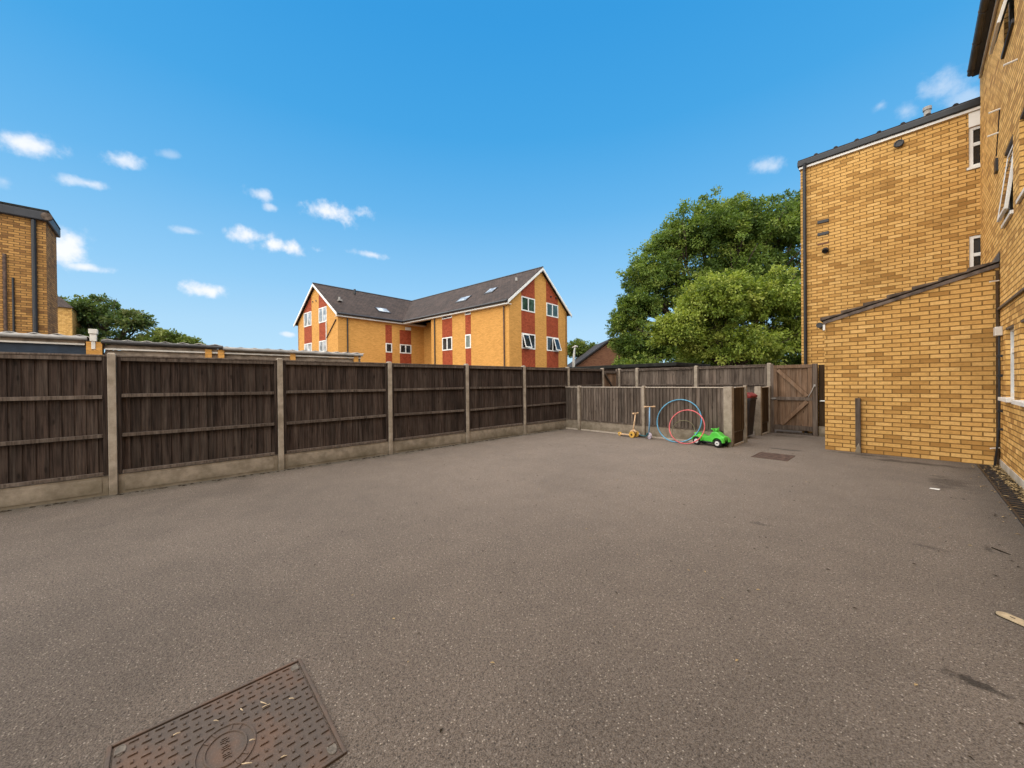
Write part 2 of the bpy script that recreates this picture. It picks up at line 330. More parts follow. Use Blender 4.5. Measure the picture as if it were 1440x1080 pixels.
# ------------------------------------------------------------------ mesh builder
V = Vector
class MB:
    def __init__(s): s.v = []; s.f = []; s.r = []; s.m = []; s.uv = []
    def add(s, vs, fs, rnd=.5, mi=0):
        o = len(s.v); s.v += [tuple(x) for x in vs]
        for f in fs: s.f.append(tuple(i+o for i in f)); s.r.append(rnd); s.m.append(mi)
    def box(s, x0, x1, y0, y1, z0, z1, rnd=.5, mi=0):
        vs = [(x, y, z) for x in (x0, x1) for y in (y0, y1) for z in (z0, z1)]
        s.add(vs, [(0,1,3,2),(4,6,7,5),(0,4,5,1),(2,3,7,6),(0,2,6,4),(1,5,7,3)], rnd, mi)
    def frame(s, p0, d, n, u0, u1, a0, a1, z0, z1, rnd=.5, mi=0):   # box in a wall frame: d along, n outward
        p0 = V(p0); d = V(d); n = V(n); vs = []
        for u in (u0, u1):
            for a in (a0, a1):
                for z in (z0, z1): q = p0 + d*u + n*a; vs.append((q.x, q.y, p0.z+z))
        s.add(vs, [(0,1,3,2),(4,6,7,5),(0,4,5,1),(2,3,7,6),(0,2,6,4),(1,5,7,3)], rnd, mi)
    def beam(s, p, q, w, h, up=(0, 0, 1), rnd=.5, mi=0):
        p = V(p); q = V(q); t = (q-p).normalized(); sd = t.cross(V(up)).normalized(); u = sd.cross(t)
        vs = [e + sd*(a*w/2) + u*(b*h/2) for e in (p, q) for a in (-1, 1) for b in (-1, 1)]
        s.add(vs, [(0,1,3,2),(4,6,7,5),(0,4,5,1),(2,3,7,6),(0,2,6,4),(1,5,7,3)], rnd, mi)
    def tube(s, pts, r, n=10, closed=False, rnd=.5, mi=0):
        pts = [V(p) for p in pts]; N = len(pts); rs = r if isinstance(r, (list, tuple)) else [r]*N
        rings = []; prev = None
        for i, p in enumerate(pts):
            a = pts[(i-1) % N] if (closed or i) else p; b_ = pts[(i+1) % N] if (closed or i < N-1) else p
            t = (b_-a).normalized()
            if prev is None:
                ref = V((0, 0, 1)) if abs(t.z) < .9 else V((1, 0, 0)); x = t.cross(ref).normalized()
            else: x = (prev - t*prev.dot(t)).normalized()
            prev = x; y = t.cross(x)
            rings.append([p + (x*math.cos(k*2*math.pi/n) + y*math.sin(k*2*math.pi/n))*rs[i] for k in range(n)])
        vs = [q for g in rings for q in g]; fs = []
        for i in range(N if closed else N-1):
            j = (i+1) % N
            for k in range(n): fs.append((i*n+k, i*n+(k+1) % n, j*n+(k+1) % n, j*n+k))
        if not closed: fs += [tuple(range(n))[::-1], tuple(range((N-1)*n, N*n))]
        s.add(vs, fs, rnd, mi)
    def cyl(s, p, q, r, n=14, rnd=.5, mi=0): s.tube([p, q], r, n, rnd=rnd, mi=mi)
    def prism(s, poly, ext, rnd=.5, mi=0):
        n = len(poly); e = V(ext); a = [V(p) for p in poly]
        s.add(a + [p+e for p in a], [tuple(range(n))[::-1], tuple(range(n, 2*n))] + [(i, (i+1) % n, n+(i+1) % n, n+i) for i in range(n)], rnd, mi)
    def torus(s, c, ax, Rr, r, N=48, n=8, mi=0):
        ax = V(ax).normalized(); ref = V((0, 0, 1)) if abs(ax.z) < .9 else V((1, 0, 0)); x = ax.cross(ref).normalized(); y = ax.cross(x)
        s.tube([V(c) + (x*math.cos(t) + y*math.sin(t))*Rr for t in [k*2*math.pi/N for k in range(N)]], r, n, True, mi=mi)
    def wallholes(s, p0, d, n, u0, u1, z0, z1, t, holes, mi=0):     # rectangular openings (u0,u1,z0,z1)
        p0 = V(p0); d = V(d); n = V(n)
        us = sorted({u0, u1, *[h[0] for h in holes], *[h[1] for h in holes]}); zs = sorted({z0, z1, *[h[2] for h in holes], *[h[3] for h in holes]})
        def P(u, z, a): q = p0 + d*u - n*a; return (q.x, q.y, p0.z+z)
        inside = lambda u, z: any(h[0] < u < h[1] and h[2] < z < h[3] for h in holes)
        for i in range(len(us)-1):
            for j in range(len(zs)-1):
                if inside((us[i]+us[i+1])/2, (zs[j]+zs[j+1])/2): continue
                a, b, c, e = us[i], us[i+1], zs[j], zs[j+1]
                for dep in (0, t): s.add([P(a, c, dep), P(b, c, dep), P(b, e, dep), P(a, e, dep)], [(0, 1, 2, 3)], mi=mi)
        for (a, b, c, e) in list(holes) + [(u0, u1, z0, z1)]:
            s.add([P(a, c, 0), P(a, e, 0), P(a, e, t), P(a, c, t)], [(0, 1, 2, 3)], mi=mi)
            s.add([P(b, c, 0), P(b, e, 0), P(b, e, t), P(b, c, t)], [(0, 1, 2, 3)], mi=mi)
            s.add([P(a, c, 0), P(b, c, 0), P(b, c, t), P(a, c, t)], [(0, 1, 2, 3)], mi=mi)
            s.add([P(a, e, 0), P(b, e, 0), P(b, e, t), P(a, e, t)], [(0, 1, 2, 3)], mi=mi)
    def build(s, name, mats, parent=None, smooth=False, bevel=0., seg=2, loc=None):
        me = bpy.data.meshes.new(name); me.from_pydata(s.v, [], s.f); me.update()
        if not isinstance(mats, (list, tuple)): mats = [mats]
        for m in mats: me.materials.append(M[m] if isinstance(m, str) else m)
        if len(mats) > 1: me.polygons.foreach_set('material_index', s.m)
        at = me.attributes.new('rnd', 'FLOAT', 'FACE'); at.data.foreach_set('value', s.r)
        uvl = me.uv_layers.new(name='uv'); uvs = np.zeros(len(me.loops)*2, np.float32)
        for p in me.polygons:
            nn = p.normal
            if abs(nn.z) > .92: ax, ay = V((1, 0, 0)), V((0, 1, 0))
            else: ax = V((0, 0, 1)).cross(nn).normalized(); ay = V((0, 0, 1)) if abs(nn.z) < .2 else nn.cross(ax)
            for li in p.loop_indices:
                co = me.vertices[me.loops[li].vertex_index].co
                uvs[2*li] = co.dot(ax); uvs[2*li+1] = co.dot(ay)
        uvl.data.foreach_set('uv', uvs)
        if smooth: me.polygons.foreach_set('use_smooth', [True]*len(me.polygons))
        o = bpy.data.objects.new(name, me); C.objects.link(o)
        if parent is not None:
            o.parent = parent
            if parent.type == 'EMPTY': o.location = -parent.location
        if bevel:
            b = o.modifiers.new('bevel', 'BEVEL'); b.width = bevel; b.segments = seg; b.limit_method = 'ANGLE'; b.angle_limit = math.radians(40)
        return o

def tag(o, label=None, cat=None, group=None, kind=None):
    for k, v in (('label', label), ('category', cat), ('group', group), ('kind', kind)):
        if v: o[k] = v
    return o
def thing(name, label, cat, loc=(0, 0, 0), group=None):
    o = bpy.data.objects.new(name, None); C.objects.link(o); o.location = loc; o.empty_display_size = .2
    return tag(o, label, cat, group)

# ------------------------------------------------------------------ ground
g = MB()
g.add([(-400, -400, 0), (400, -400, 0), (400, 400, 0), (-400, 400, 0)], [(0, 1, 2, 3)])
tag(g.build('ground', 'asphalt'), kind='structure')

# ------------------------------------------------------------------ window helper
def window(parent, p0, d, n, u0, u1, z0, z1, a=0., fw=.055, dep=.06, mull=(), trans=(), glass='glass', frame='white', sill=None, name='window'):
    """frame + pane in a wall frame; a = offset of the frame's outer face along n"""
    f = MB()
    f.frame(p0, d, n, u0, u0+fw, a-dep, a, z0, z1); f.frame(p0, d, n, u1-fw, u1, a-dep, a, z0, z1)
    f.frame(p0, d, n, u0+fw, u1-fw, a-dep, a, z0, z0+fw); f.frame(p0, d, n, u0+fw, u1-fw, a-dep, a, z1-fw, z1)
    for m_ in mull: f.frame(p0, d, n, m_-fw*.6, m_+fw*.6, a-dep, a-.004, z0+fw, z1-fw)
    for t in trans: f.frame(p0, d, n, u0+fw, u1-fw, a-dep, a-.006, t-fw*.6, t+fw*.6)
    w = f.build(name, frame, parent)
    p = MB(); p.frame(p0, d, n, u0+fw*.5, u1-fw*.5, a-dep*.75, a-dep*.55, z0+fw*.5, z1-fw*.5); p.build('pane', glass, w)
    if sill:
        s = MB(); s.frame(p0, d, n, u0-.03, u1+.03, a-dep, a+sill, z0-.045, z0-.002); s.build('sill', frame, w)
    return w

# ------------------------------------------------------------------ left timber fence
FX = -7.02; H = 1.838
PY = [-.4987+1.8813*i for i in range(-3, 6)] + [10.76]
def boards(mb, p0, d, n, u0, u1, z0, z1, w=.098, thick=.014, depth=0., lo=.0, hi=1., seed=0, lip=0.):
    """feather edge boards, each slightly tilted over its neighbour"""
    rr = random.Random(seed); k = max(1, round((u1-u0)/w)); w = (u1-u0)/k
    p0 = V(p0); d = V(d); n = V(n)
    for i in range(k):
        a, b = u0+i*w, u0+(i+1)*w + (.012 if i < k-1 else 0)
        zt = z1 + rr.uniform(-.004, .004); r = lo+(hi-lo)*rr.random()
        da, db = depth+.002, depth+.014+lip; vs = []
        for (u, q) in ((a, da), (b, db)):
            for t in (0, thick):
                for z in (z0, zt): c = p0 + d*u + n*(q-t-.012); vs.append((c.x, c.y, p0.z+z))
        mb.add(vs, [(0,1,3,2),(4,6,7,5),(0,4,5,1),(2,3,7,6),(0,2,6,4),(1,5,7,3)], r)
def fence_bay(parent, p0, d, n, u0, u1, top, gb=.25, mats=('wood', 'wood_rail'), rails=(1.27, .76), seed=0, cap=True, face=.03):
    """closeboard panel seen from its batten side + gravel board"""
    rr = random.Random(seed)
    b = MB(); boards(b, p0, d, n, u0+.004, u1-.004, gb+.01, top-.045, depth=0., seed=seed, lo=.05, hi=.95)
    pan = b.build('fence_panel', mats[0], parent)
    for z in rails:
        s = MB(); dz = rr.uniform(-.008, .008)
        P0, Dd, Nn = V(p0), V(d), V(n); um = (u0+u1)/2
        a_ = P0+Dd*(u0+.045)+Nn*.026+V((0, 0, z+dz)); c_ = P0+Dd*(u1-.045)+Nn*.026+V((0, 0, z-dz)); mid = (a_+c_)/2 + V((0, 0, rr.uniform(-.006, .003)))
        s.beam(a_, mid, .040, .046, rnd=rr.uniform(.3, .8)); s.beam(mid, c_, .040, .046, rnd=rr.uniform(.3, .8))
        s.build('batten', mats[1], pan, bevel=.004)
    for ua in (u0+.004, u1-.042):
        fr = MB(); fr.frame(p0, d, n, ua, ua+.038, .003, .045, gb+.01, top-.05, rr.uniform(.2, .5)); fr.build('stile', mats[0], pan, bevel=.003)
    s = MB(); s.frame(p0, d, n, u0+.043, u1-.043, .003, .046, top-.098, top-.05, rr.uniform(.35, .75)); s.build('top_rail', mats[1], pan, bevel=.004)
    s = MB(); s.frame(p0, d, n, u0+.043, u1-.043, .003, .046, gb+.01, gb+.05, rr.uniform(.6, .95)); s.build('bottom_rail', mats[1], pan, bevel=.004)
    if cap:
        s = MB(); s.frame(p0, d, n, u0+.004, u1-.004, -.035, .052, top-.048, top-.024, rr.uniform(.6, .9)); s.build('cap_rail', mats[1], pan, bevel=.004)
    if gb > .02:
        s = MB(); s.frame(p0, d, n, u0+.002, u1-.002, -.03, face, -.05, gb)
        s.frame(p0, d, n, u0+.06, u1-.06, face, face+.006, .035, gb-.035)
        s.build('gravel_board', 'gravel_concrete', parent, bevel=.008)
    return pan
def conc_post(parent, x, y, top, w=.095, dp=.11, mat='concrete', name='concrete_post', fx=None):
    s = MB(); hw, hd = w/2, dp/2; t = .012
    s.box(x-hw, x+hw, y-hd, y+hd, -.05, top-.02)
    s.add([(x-hw, y-hd, top-.02), (x+hw, y-hd, top-.02), (x+hw, y+hd, top-.02), (x-hw, y+hd, top-.02),
           (x-hw+t, y-hd+t, top), (x+hw-t, y-hd+t, top), (x+hw-t, y+hd-t, top), (x-hw+t, y+hd-t, top)],
          [(0, 1, 5, 4), (1, 2, 6, 5), (2, 3, 7, 6), (3, 0, 4, 7), (4, 5, 6, 7)])
    return s.build(name, mat, parent, bevel=.006)
fence = thing('timber_fence', 'long dark brown closeboard fence with concrete posts along the far side of the yard', 'fence', (FX, 3, 0))
for i, y in enumerate(PY):
    conc_post(fence, FX-.055, y, H+R.uniform(-.006, .006), w=.11, dp=.078)
    if i < len(PY)-1:
        fence_bay(fence, (FX-.065, 0, 0), (0, 1, 0), (1, 0, 0), y+.040, PY[i+1]-.040, 1.828, gb=.25+R.uniform(-.012, .012), seed=20+i)
# tall fence across the back
back = thing('timber_fence', 'grey weathered tall fence with concrete posts behind the bin enclosure, left of the gate', 'fence', (-4.5, 11.7, 0))
BX = [-7.02, -6.34, -4.42, -2.56]
for i, x in enumerate(BX):
    conc_post(back, x, 11.75, H-.005, w=.09, dp=.10)
    if i < 3: fence_bay(back, (0, 11.745, 0), (1, 0, 0), (0, -1, 0), x+.046, BX[i+1]-.046, 1.828, mats=('wood_grey', 'wood_rail'), rails=(1.265, .76), seed=60+i)
# little braced side gate at the end of the long fence
sg = thing('side_gate', 'small braced wooden gate in the fence line at the far corner', 'gate', (-7.05, 11.2, 0))
b = MB(); boards(b, (-7.075, 0, 0), (0, 1, 0), (1, 0, 0), 10.83, 11.62, .06, 1.74, seed=81); b.build('gate_boards', 'wood_gate', sg)
b = MB()
for z in (.12, .9, 1.70): b.box(-7.072, -7.04, 10.83, 11.62, z-.04, z+.04, .5)
b.beam((-7.05, 10.87, 1.64), (-7.05, 11.58, .96), .03, .08, (1, 0, 0), .2)
b.beam((-7.05, 10.87, .84), (-7.05, 11.58, .18), .03, .08, (1, 0, 0), .2)
b.build('gate_frame', 'wood_rail', sg, bevel=.004)
b = MB(); b.box(-7.10, -7.03, 11.625, 11.69, 0, 1.82, .9); b.build('gate_post', 'wood_rail', sg, bevel=.005)

# ------------------------------------------------------------------ low bin enclosure
LY = 8.72
enc = thing('bin_enclosure_fence', 'low grey boarded bin enclosure fence behind the hoops and scooters', 'fence', (-4.6, LY, 0))
LXs = [-6.50, -4.53]
for x in LXs: conc_post(enc, x, LY-.01, 1.275, w=.075, dp=.10)
conc_post(enc, -4.53+.0, LY+.06, 1.235, w=.09, dp=.06)
s = MB(); s.box(-2.70, -2.535, LY-.10, LY+.04, -.05, 1.255); s.build('concrete_post', 'concrete', enc, bevel=.012)
s = MB(); s.box(-2.545, -2.48, 9.40, 9.47, -.05, 1.27); s.build('concrete_post', 'concrete', enc, bevel=.006)
def low_panel(parent, p0, d, n, u0, u1, seed, mat='wood_grey', top=1.225, gbm='gravel_concrete', kick=True, gb=.28, hi=.95):
    b = MB(); boards(b, p0, d, n, u0, u1, gb+.03, top, w=.084, seed=seed, lo=.05, hi=hi, depth=.008, lip=.012); pan = b.build('fence_panel', mat, parent)
    s = MB(); s.frame(p0, d, n, u0, u1, -.03, .030, top+.001, top+.020, .8); s.build('cap_rail', 'wood_pale', pan, bevel=.003)
    s = MB(); s.frame(p0, d, n, u0, u1, -.03, .012, gb, gb+.028, .7); s.build('bottom_rail', 'wood_rail', pan, bevel=.003)
    s = MB(); s.frame(p0, d, n, u0, u1, -.03, -.004, .03, gb); s.build('gravel_board', gbm, parent, bevel=.006)
    if kick:
        s = MB(); s.frame(p0, d, n, u0, u1, -.03, .018, -.03, .035, .6); s.build('kick_strip', 'wood_pale', parent, bevel=.004)
low_panel(enc, (0, LY, 0), (1, 0, 0), (0, -1, 0), -7.0, -6.54, 91)
low_panel(enc, (0, LY, 0), (1, 0, 0), (0, -1, 0), -6.46, -4.572, 92)
low_panel(enc, (0, LY, 0), (1, 0, 0), (0, -1, 0), -4.488, -2.705, 93)
low_panel(enc, (-2.545, 0, 0), (0, 1, 0), (1, 0, 0), LY+.045, 9.398, 94, 'wood_brown', gbm='wood_brown')
enc2 = thing('bin_enclosure_fence', 'short low boarded return panel standing beside the brown gate', 'fence', (-2.55, 11.2, 0))
s = MB(); s.box(-2.68, -2.54, 10.83, 10.95, -.05, 1.225); s.build('concrete_post', 'concrete', enc2, bevel=.010)
s = MB(); s.box(-2.58, -2.51, 11.56, 11.63, -.05, 1.23); s.build('concrete_post', 'concrete', enc2, bevel=.006)
low_panel(enc2, (-2.56, 0, 0), (0, 1, 0), (1, 0, 0), 10.952, 11.558, 95, 'wood_brown', top=1.19, gbm='wood_brown')
# wheelie bin seen through the opening
def wheelie_bin(name, label, x, y):
    t = thing(name, label, 'bin')
    b = MB()
    vs = []
    for z, hx, hy in ((.06, .20, .22), (.92, .25, .29)):
        vs += [(-hx, -hy, z), (hx, -hy, z), (hx, hy, z), (-hx, hy, z)]
    b.add(vs, [(3, 2, 1, 0), (4, 5, 6, 7), (0, 1, 5, 4), (1, 2, 6, 5), (2, 3, 7, 6), (3, 0, 4, 7)])
    b.box(-.27, .27, -.31, .31, .92, .96); b.build('bin_body', 'bin_dark', t, bevel=.02)
    b = MB(); prof = [(-.30, .962), (.30, .962), (.32, 1.0), (.22, 1.075), (-.2, 1.085), (-.31, 1.02)]
    b.prism([(-.28, y_, z_) for y_, z_ in prof], (.56, 0, 0)); b.build('bin_lid', 'bin_red', t, bevel=.02)
    b = MB(); b.cyl((-.24, .36, 1.0), (.24, .36, 1.0), .016)
    for sx in (-.2, .2): b.beam((sx, .30, .97), (sx, .36, 1.0), .03, .03)
    b.build('handle', 'bin_dark', t)
    for sx in (-1, 1):
        b = MB(); b.cyl((sx*.21, .26, .10), (sx*.26, .26, .10), .10, 20); b.build('wheel', 'tyre', t, bevel=.01)
    t.location = (x, y, 0); return t
wheelie_bin('wheelie_bin', 'dark wheelie bin with red lid glimpsed through the gap in the enclosure', -2.84, 10.25).rotation_euler = (0, 0, math.radians(90))

# ------------------------------------------------------------------ gate
gate = thing('garden_gate', 'brown boarded garden gate with Z braces beside the brick outhouse', 'gate', (-2.0, 11.65, 0))
GY = 11.66; gx0, gx1 = -2.435, -1.645
b = MB(); boards(b, (0, GY, 0), (1, 0, 0), (0, -1, 0), gx0, gx1, .10, 1.75, w=.115, seed=101, lo=.25, hi=.8); b.build('gate_boards', 'wood_gate', gate)
for x in (gx0+.035, gx1-.045):
    b = MB(); b.frame((0, GY, 0), (1, 0, 0), (0, -1, 0), x-.04, x+.045, .004, .040, .10, 1.76, R.uniform(.4, .7)); b.build('gate_stile', 'wood_gate', gate, bevel=.004)
for z, w_, m_ in ((1.72, .085, 'wood_gate'), (.905, .085, 'wood_rail'), (.17, .11, 'wood_rail')):
    b = MB(); b.frame((0, GY, 0), (1, 0, 0), (0, -1, 0), gx0-.004 if z != .905 else gx0-.07, gx1, .002, .046, z-w_/2, z+w_/2, R.uniform(.55, .9)); b.build('gate_rail', m_, gate, bevel=.004)
for p, q in (((gx0+.09, GY-.030, 1.64), (gx1-.10, GY-.030, .975)), ((gx1-.10, GY-.030, .845), (gx0+.16, GY-.030, .235))):
    b = MB(); b.beam(p, q, .085, .056, (0, 1, 0), .8); b.build('brace', 'wood_gate', gate, bevel=.004)
b = MB(); b.box(-1.64, -1.545, 11.60, 11.70, 0, 1.775, .95); b.build('gate_post', 'wood_rail', gate, bevel=.006)
b = MB(); b.box(-2.51, -2.44, 11.62, 11.70, 0, 1.80, .9); b.build('gate_post', 'wood_rail', gate, bevel=.006)
b = MB(); b.tube([(-1.60, GY-.075, 1.24), (-1.66, GY-.07, 1.08), (-1.72, GY-.06, .95)], .010, 8); b.box(-1.615, -1.575, GY-.085, GY-.055, 1.215, 1.265); b.build('gate_spring', 'grey_metal', gate)
b = MB(); b.box(-2.47, -2.40, GY-.066, GY-.048, .885, .925); b.cyl((-2.53, GY-.058, .905), (-2.38, GY-.058, .905), .009, 8); b.build('bolt', 'grey_metal', gate)
b = MB(); b.box(-2.40, -1.66, GY+.02, GY+.10, -.02, .045, .4); b.build('threshold', 'wood_rail', gate, bevel=.005)
fill = thing('fence_panel', 'narrow dark brown boarded filler panel between gate post and brick outhouse', 'fence', (-1.35, 11.7, 0))
b = MB(); boards(b, (0, 11.70, 0), (1, 0, 0), (0, -1, 0), -1.535, -1.17, .22, 1.74, seed=111, lo=.1, hi=.6); b.build('fence_boards', 'wood_brown', fill)
b = MB(); b.box(-1.535, -1.17, 11.66, 11.72, -.02, .24); b.build('gravel_board', 'gravel_concrete', fill, bevel=.006)
b = MB(); b.cyl((-1.5, 11.66, .86), (-1.38, 11.60, .865), .016, 10); b.build('pipe_stub', 'white', fill)

# ------------------------------------------------------------------ brick outhouse (lean-to)
OY = 9.571; OX0, OX1 = -1.16, .952
out = thing('brick_outhouse', 'yellow brick lean-to outhouse with sloping tiled verge against the tall house', 'outhouse', (-.1, 10.6, 0))
b = MB()
b.prism([(OX0, OY, -.05), (OX1, OY, -.05), (OX1, OY, 3.12), (OX0, OY, 2.50)], (0, .215, 0)); b.prism([(OX0, OY+.215, -.05), (OX0, 11.84, -.05), (OX0, 11.84, 2.50), (OX0, OY+.215, 2.50)], (.215, 0, 0))
b.build('wall', 'brick', out)
b = MB(); NT = 7
for i in range(NT):
    ta, tb = i/NT, (i+1)/NT; xa = -1.22+ta*(OX1+1.22); xb = -1.22+tb*(OX1+1.22)+.03*(i < NT-1)
    za = 2.545+ta*.655; zb = 2.545+tb*.655; k = .024
    b.prism([(xa, OY-.045, za), (xb, OY-.045, zb-.0), (xb, OY-.045, zb+.045-k), (xa, OY-.045, za+.045+k)], (0, 2.31, 0), R.random())
b.build('roof', 'tile_lean', out, bevel=.006)
b = MB(); b.prism([(OX0-.02, OY-.028, 2.475), (OX1, OY-.028, 3.118), (OX1, OY-.028, 3.178), (OX0-.02, OY-.028, 2.535)], (0, .026, 0)); b.build('verge_board', 'verge', out)
b = MB(); b.tube([(OX0-.075, OY-.03, 2.47), (OX0-.075, 11.8, 2.46)], .052, 12); b.build('gutter', 'black', out)
b = MB(); b.box(OX0-.022, OX0+.012, OY-.022, OY-.002, 2.36, 2.47); b.build('gutter_bracket', 'white', out)
b = MB(); b.box(OX1-.034, OX1-.004, OY-.03, OY-.003, .02, 3.06); b.build('corner_flashing', 'wood_brown', out)
b = MB(); b.prism([(OX1-.06, OY-.06, 3.19), (OX1, OY-.06, 3.20), (OX1, OY-.06, 3.36)], (0, 2.2, 0)); b.build('flashing', 'lead', out)
for z in (2.90, .29):
    b = MB(); b.cyl((OX1-.005, OY-.05, z), (OX1-.10, OY-.12, z-.01), .010, 8); b.build('overflow_pipe', 'white', out)
stub = thing('wall_post', 'short grey timber post on a concrete foot against the outhouse wall', 'post', (-.675, OY-.04, 0))
b = MB(); b.box(-.712, -.638, OY-.075, OY-.006, .10, 1.03, .35); b.build('timber', 'wood_grey', stub, bevel=.006)
b = MB(); b.prism([(-.718, OY-.10, 0), (-.628, OY-.10, 0), (-.638, OY-.09, .10), (-.665, OY-.08, .20), (-.70, OY-.08, .11)], (0, .09, 0)); b.build('foot', 'gravel_concrete', stub, bevel=.012)

# ------------------------------------------------------------------ tall house on the right
HX = .958
house = thing('brick_house', 'tall buff brick house wall running along the right edge of the yard', 'house', (3, 5, 0))
d, n = (0, 1, 0), (-1, 0, 0); p0 = (HX, 0, 0)
WIN = [(8.40, 9.06, 1.10, 2.12), (7.22, 7.98, 1.10, 2.12), (8.43, 9.14, 3.66, 4.70), (7.26, 8.0, 3.66, 4.70), (8.30, 9.10, 6.15, 7.0), (4.6, 5.9, 1.10, 2.12), (4.6, 5.9, 3.66, 4.70)]
b = MB(); b.wallholes(p0, d, n, -6, 11.86, -.05, 7.40, .28, WIN)
b.wallholes((HX, -6, 0), (1, 0, 0), (0, -1, 0), .28, 8, -.05, 7.40, .28, [(1.5, 2.6, 3.66, 4.7)])
b.add([(HX+.28, 11.86, -.05), (9, 11.86, -.05), (9, 11.86, 7.4), (HX+.28, 11.86, 7.4)], [(0, 1, 2, 3)])
b.build('wall', 'brick_house', house)
for k, (a, c, z0, z1) in enumerate(WIN):
    opened = k in (2, 4)
    w = window(house, p0, d, n, a+.004, c-.004, z0+.004, z1-.004, a=-.042, fw=.06, dep=.06, mull=() if opened else ((a+c)/2,), trans=() if opened else (z0+.68,), glass='glass')
    pj = .07 if z0 < 2 else .028; s = MB(); s.frame(p0, d, n, a-.02, c+.02, -.07, pj, z0-.05, z0+.002); s.build('sill', 'white' if k != 4 else 'darkgrey', w, bevel=.004)
    s = MB(); s.frame(p0, d, n, a+.001, c-.001, -.041, -.004, z1-.03, z1-.001); s.build('lintel', 'lead', w)
    if opened:   # top hung casement pushed out
        ang = math.radians(6 if k == 2 else 13); h_ = z1-z0-.10; hz = z1-.06
        def cp(u, t, o_): return V((HX-.0-math.sin(ang)*t - math.cos(ang)*o_ + .06, u, hz-math.cos(ang)*t+math.sin(ang)*o_))
        cs = MB(); gl = MB()
        def cb(mb, u0, u1, t0, t1, o0, o1):
            vs = [cp(u, t, o) for u in (u0, u1) for t in (t0, t1) for o in (o0, o1)]
            mb.add(vs, [(0,1,3,2),(4,6,7,5),(0,4,5,1),(2,3,7,6),(0,2,6,4),(1,5,7,3)])
        u0, u1 = a+.03, c-.03; fw = .055
        th = .034; cb(cs, u0, u0+fw, 0, h_, 0, th); cb(cs, u1-fw, u1, 0, h_, 0, th); cb(cs, u0+fw, u1-fw, 0, fw, 0, th); cb(cs, u0+fw, u1-fw, h_-fw, h_, 0, th)
        cb(gl, u0+fw*.5, u1-fw*.5, fw*.5, h_-fw*.5, .018, .03)
        ca = cs.build('casement', 'white', w, bevel=.004); gl.build('pane', 'glass', ca)
b = MB(); b.frame(p0, d, n, -6, 9.565, .001, .03, 2.44, 2.475); b.build('string_course', 'lead', house, bevel=.004)
b = MB(); b.frame(p0, d, n, -6, 9.52, .001, .012, -.04, .115); b.build('plinth', 'plinth', house, bevel=.004)
# eaves: soffit, fascia, gutter, roof
b = MB(); b.box(.84, .955, -6.2, 11.62, 7.275, 7.40); b.build('soffit', 'soffit', house)
b = MB(); b.box(.925, .955, -6.2, 11.66, 7.21, 7.268); b.build('soffit_batten', 'offwhite', house, bevel=.005)
b = MB(); b.tube([(.825, -6.2, 7.31), (.825, 11.55, 7.31)], .050, 12); b.build('gutter', 'dark_metal', house)
for k in range(7):
    q = MB(); q.torus((.825, 11.4-k*.85, 7.31), (0, 1, 0), .054, .007, 20, 6); q.build('gutter_joint', 'dark_metal', house)
b = MB(); b.prism([(.79, -6.3, 7.41), (.79, -6.3, 7.47), (5, -6.3, 10.4), (9.5, -6.3, 7.47), (9.5, -6.3, 7.41), (5, -6.3, 10.3)], (0, 17.95, 0)); b.build('roof', 'tile', house)
# clutter on that wall
for y, z in ((9.45, 5.53), (9.62, 5.24), (8.1, 5.5)):
    b = MB(); b.cyl((HX+.02, y, z), (HX-.11, y-.01, z-.015), .013, 10); b.build('overflow_pipe', 'white', house)
b = MB(); b.box(HX-.03, HX+.01, 9.64, 9.80, 4.66, 4.86); b.build('air_brick', 'black', house)
b = MB(); b.cyl((HX-.006, 9.46, 5.52), (HX-.006, 9.80, 4.95), .006, 6); b.build('cable', 'black', house)
b = MB(); b.box(HX-.075, HX-.001, 9.27, 9.44, 2.03, 2.165); b.build('junction_box', 'offwhite', house, bevel=.008)
b = MB(); b.tube([(HX-.03, 9.33, 2.03), (HX-.03, 9.33, 1.2), (HX-.034, 9.33, .62), (HX-.05, 9.36, .3), (HX-.07, 9.42, .0)], .0135, 10); b.build('drain_pipe', 'black', house)
for z in (1.72, 1.42, .88, .60):
    b = MB(); b.box(HX-.055, HX-.001, 9.30, 9.36, z-.018, z+.018); b.build('pipe_clip', 'black', house)
# channel drain and gravel margin
b = MB(); b.box(.715, .735, -6, 9.50, -.01, .014); b.box(.835, .855, -6, 9.50, -.01, .014); b.box(.735, .835, -6, 9.5, -.01, .004)
for k in range(60): b.box(.735, .835, 9.45-k*.12, 9.45-k*.12+.022, .004, .011)
tag(b.build('channel_drain', 'black'), 'black plastic drainage channel at the foot of the tall house wall', 'drain')
b = MB(); b.add([(.856, -6, .006), (.946, -6, .006), (.946, 9.54, .006), (.856, 9.54, .006)], [(0, 1, 2, 3)])
tag(b.build('soil_strip', 'soil'), kind='structure')
b = MB(); rr = random.Random(5)
for k in range(520):
    x, y = rr.uniform(.84, .945), 9.5-abs(rr.gauss(0, 2.4)); L = rr.uniform(.010, .032); a = rr.uniform(0, 6.28); z = .010+rr.random()*.012
    if rr.random() < .15: x -= rr.random()*.25; z = .008
    dx, dy = math.cos(a)*L, math.sin(a)*L; wx, wy = -dy*.4, dx*.4
    b.add([(x-dx, y-dy, z), (x+wx, y+wy, z+.008), (x+dx, y+dy, z+.003), (x-wx, y-wy, z+.006)], [(0, 1, 2, 3)], rr.random())
tag(b.build('fallen_leaves', 'litter'), 'dry yellow leaves and chippings lying along the foot of the house wall', 'leaves', kind='stuff')

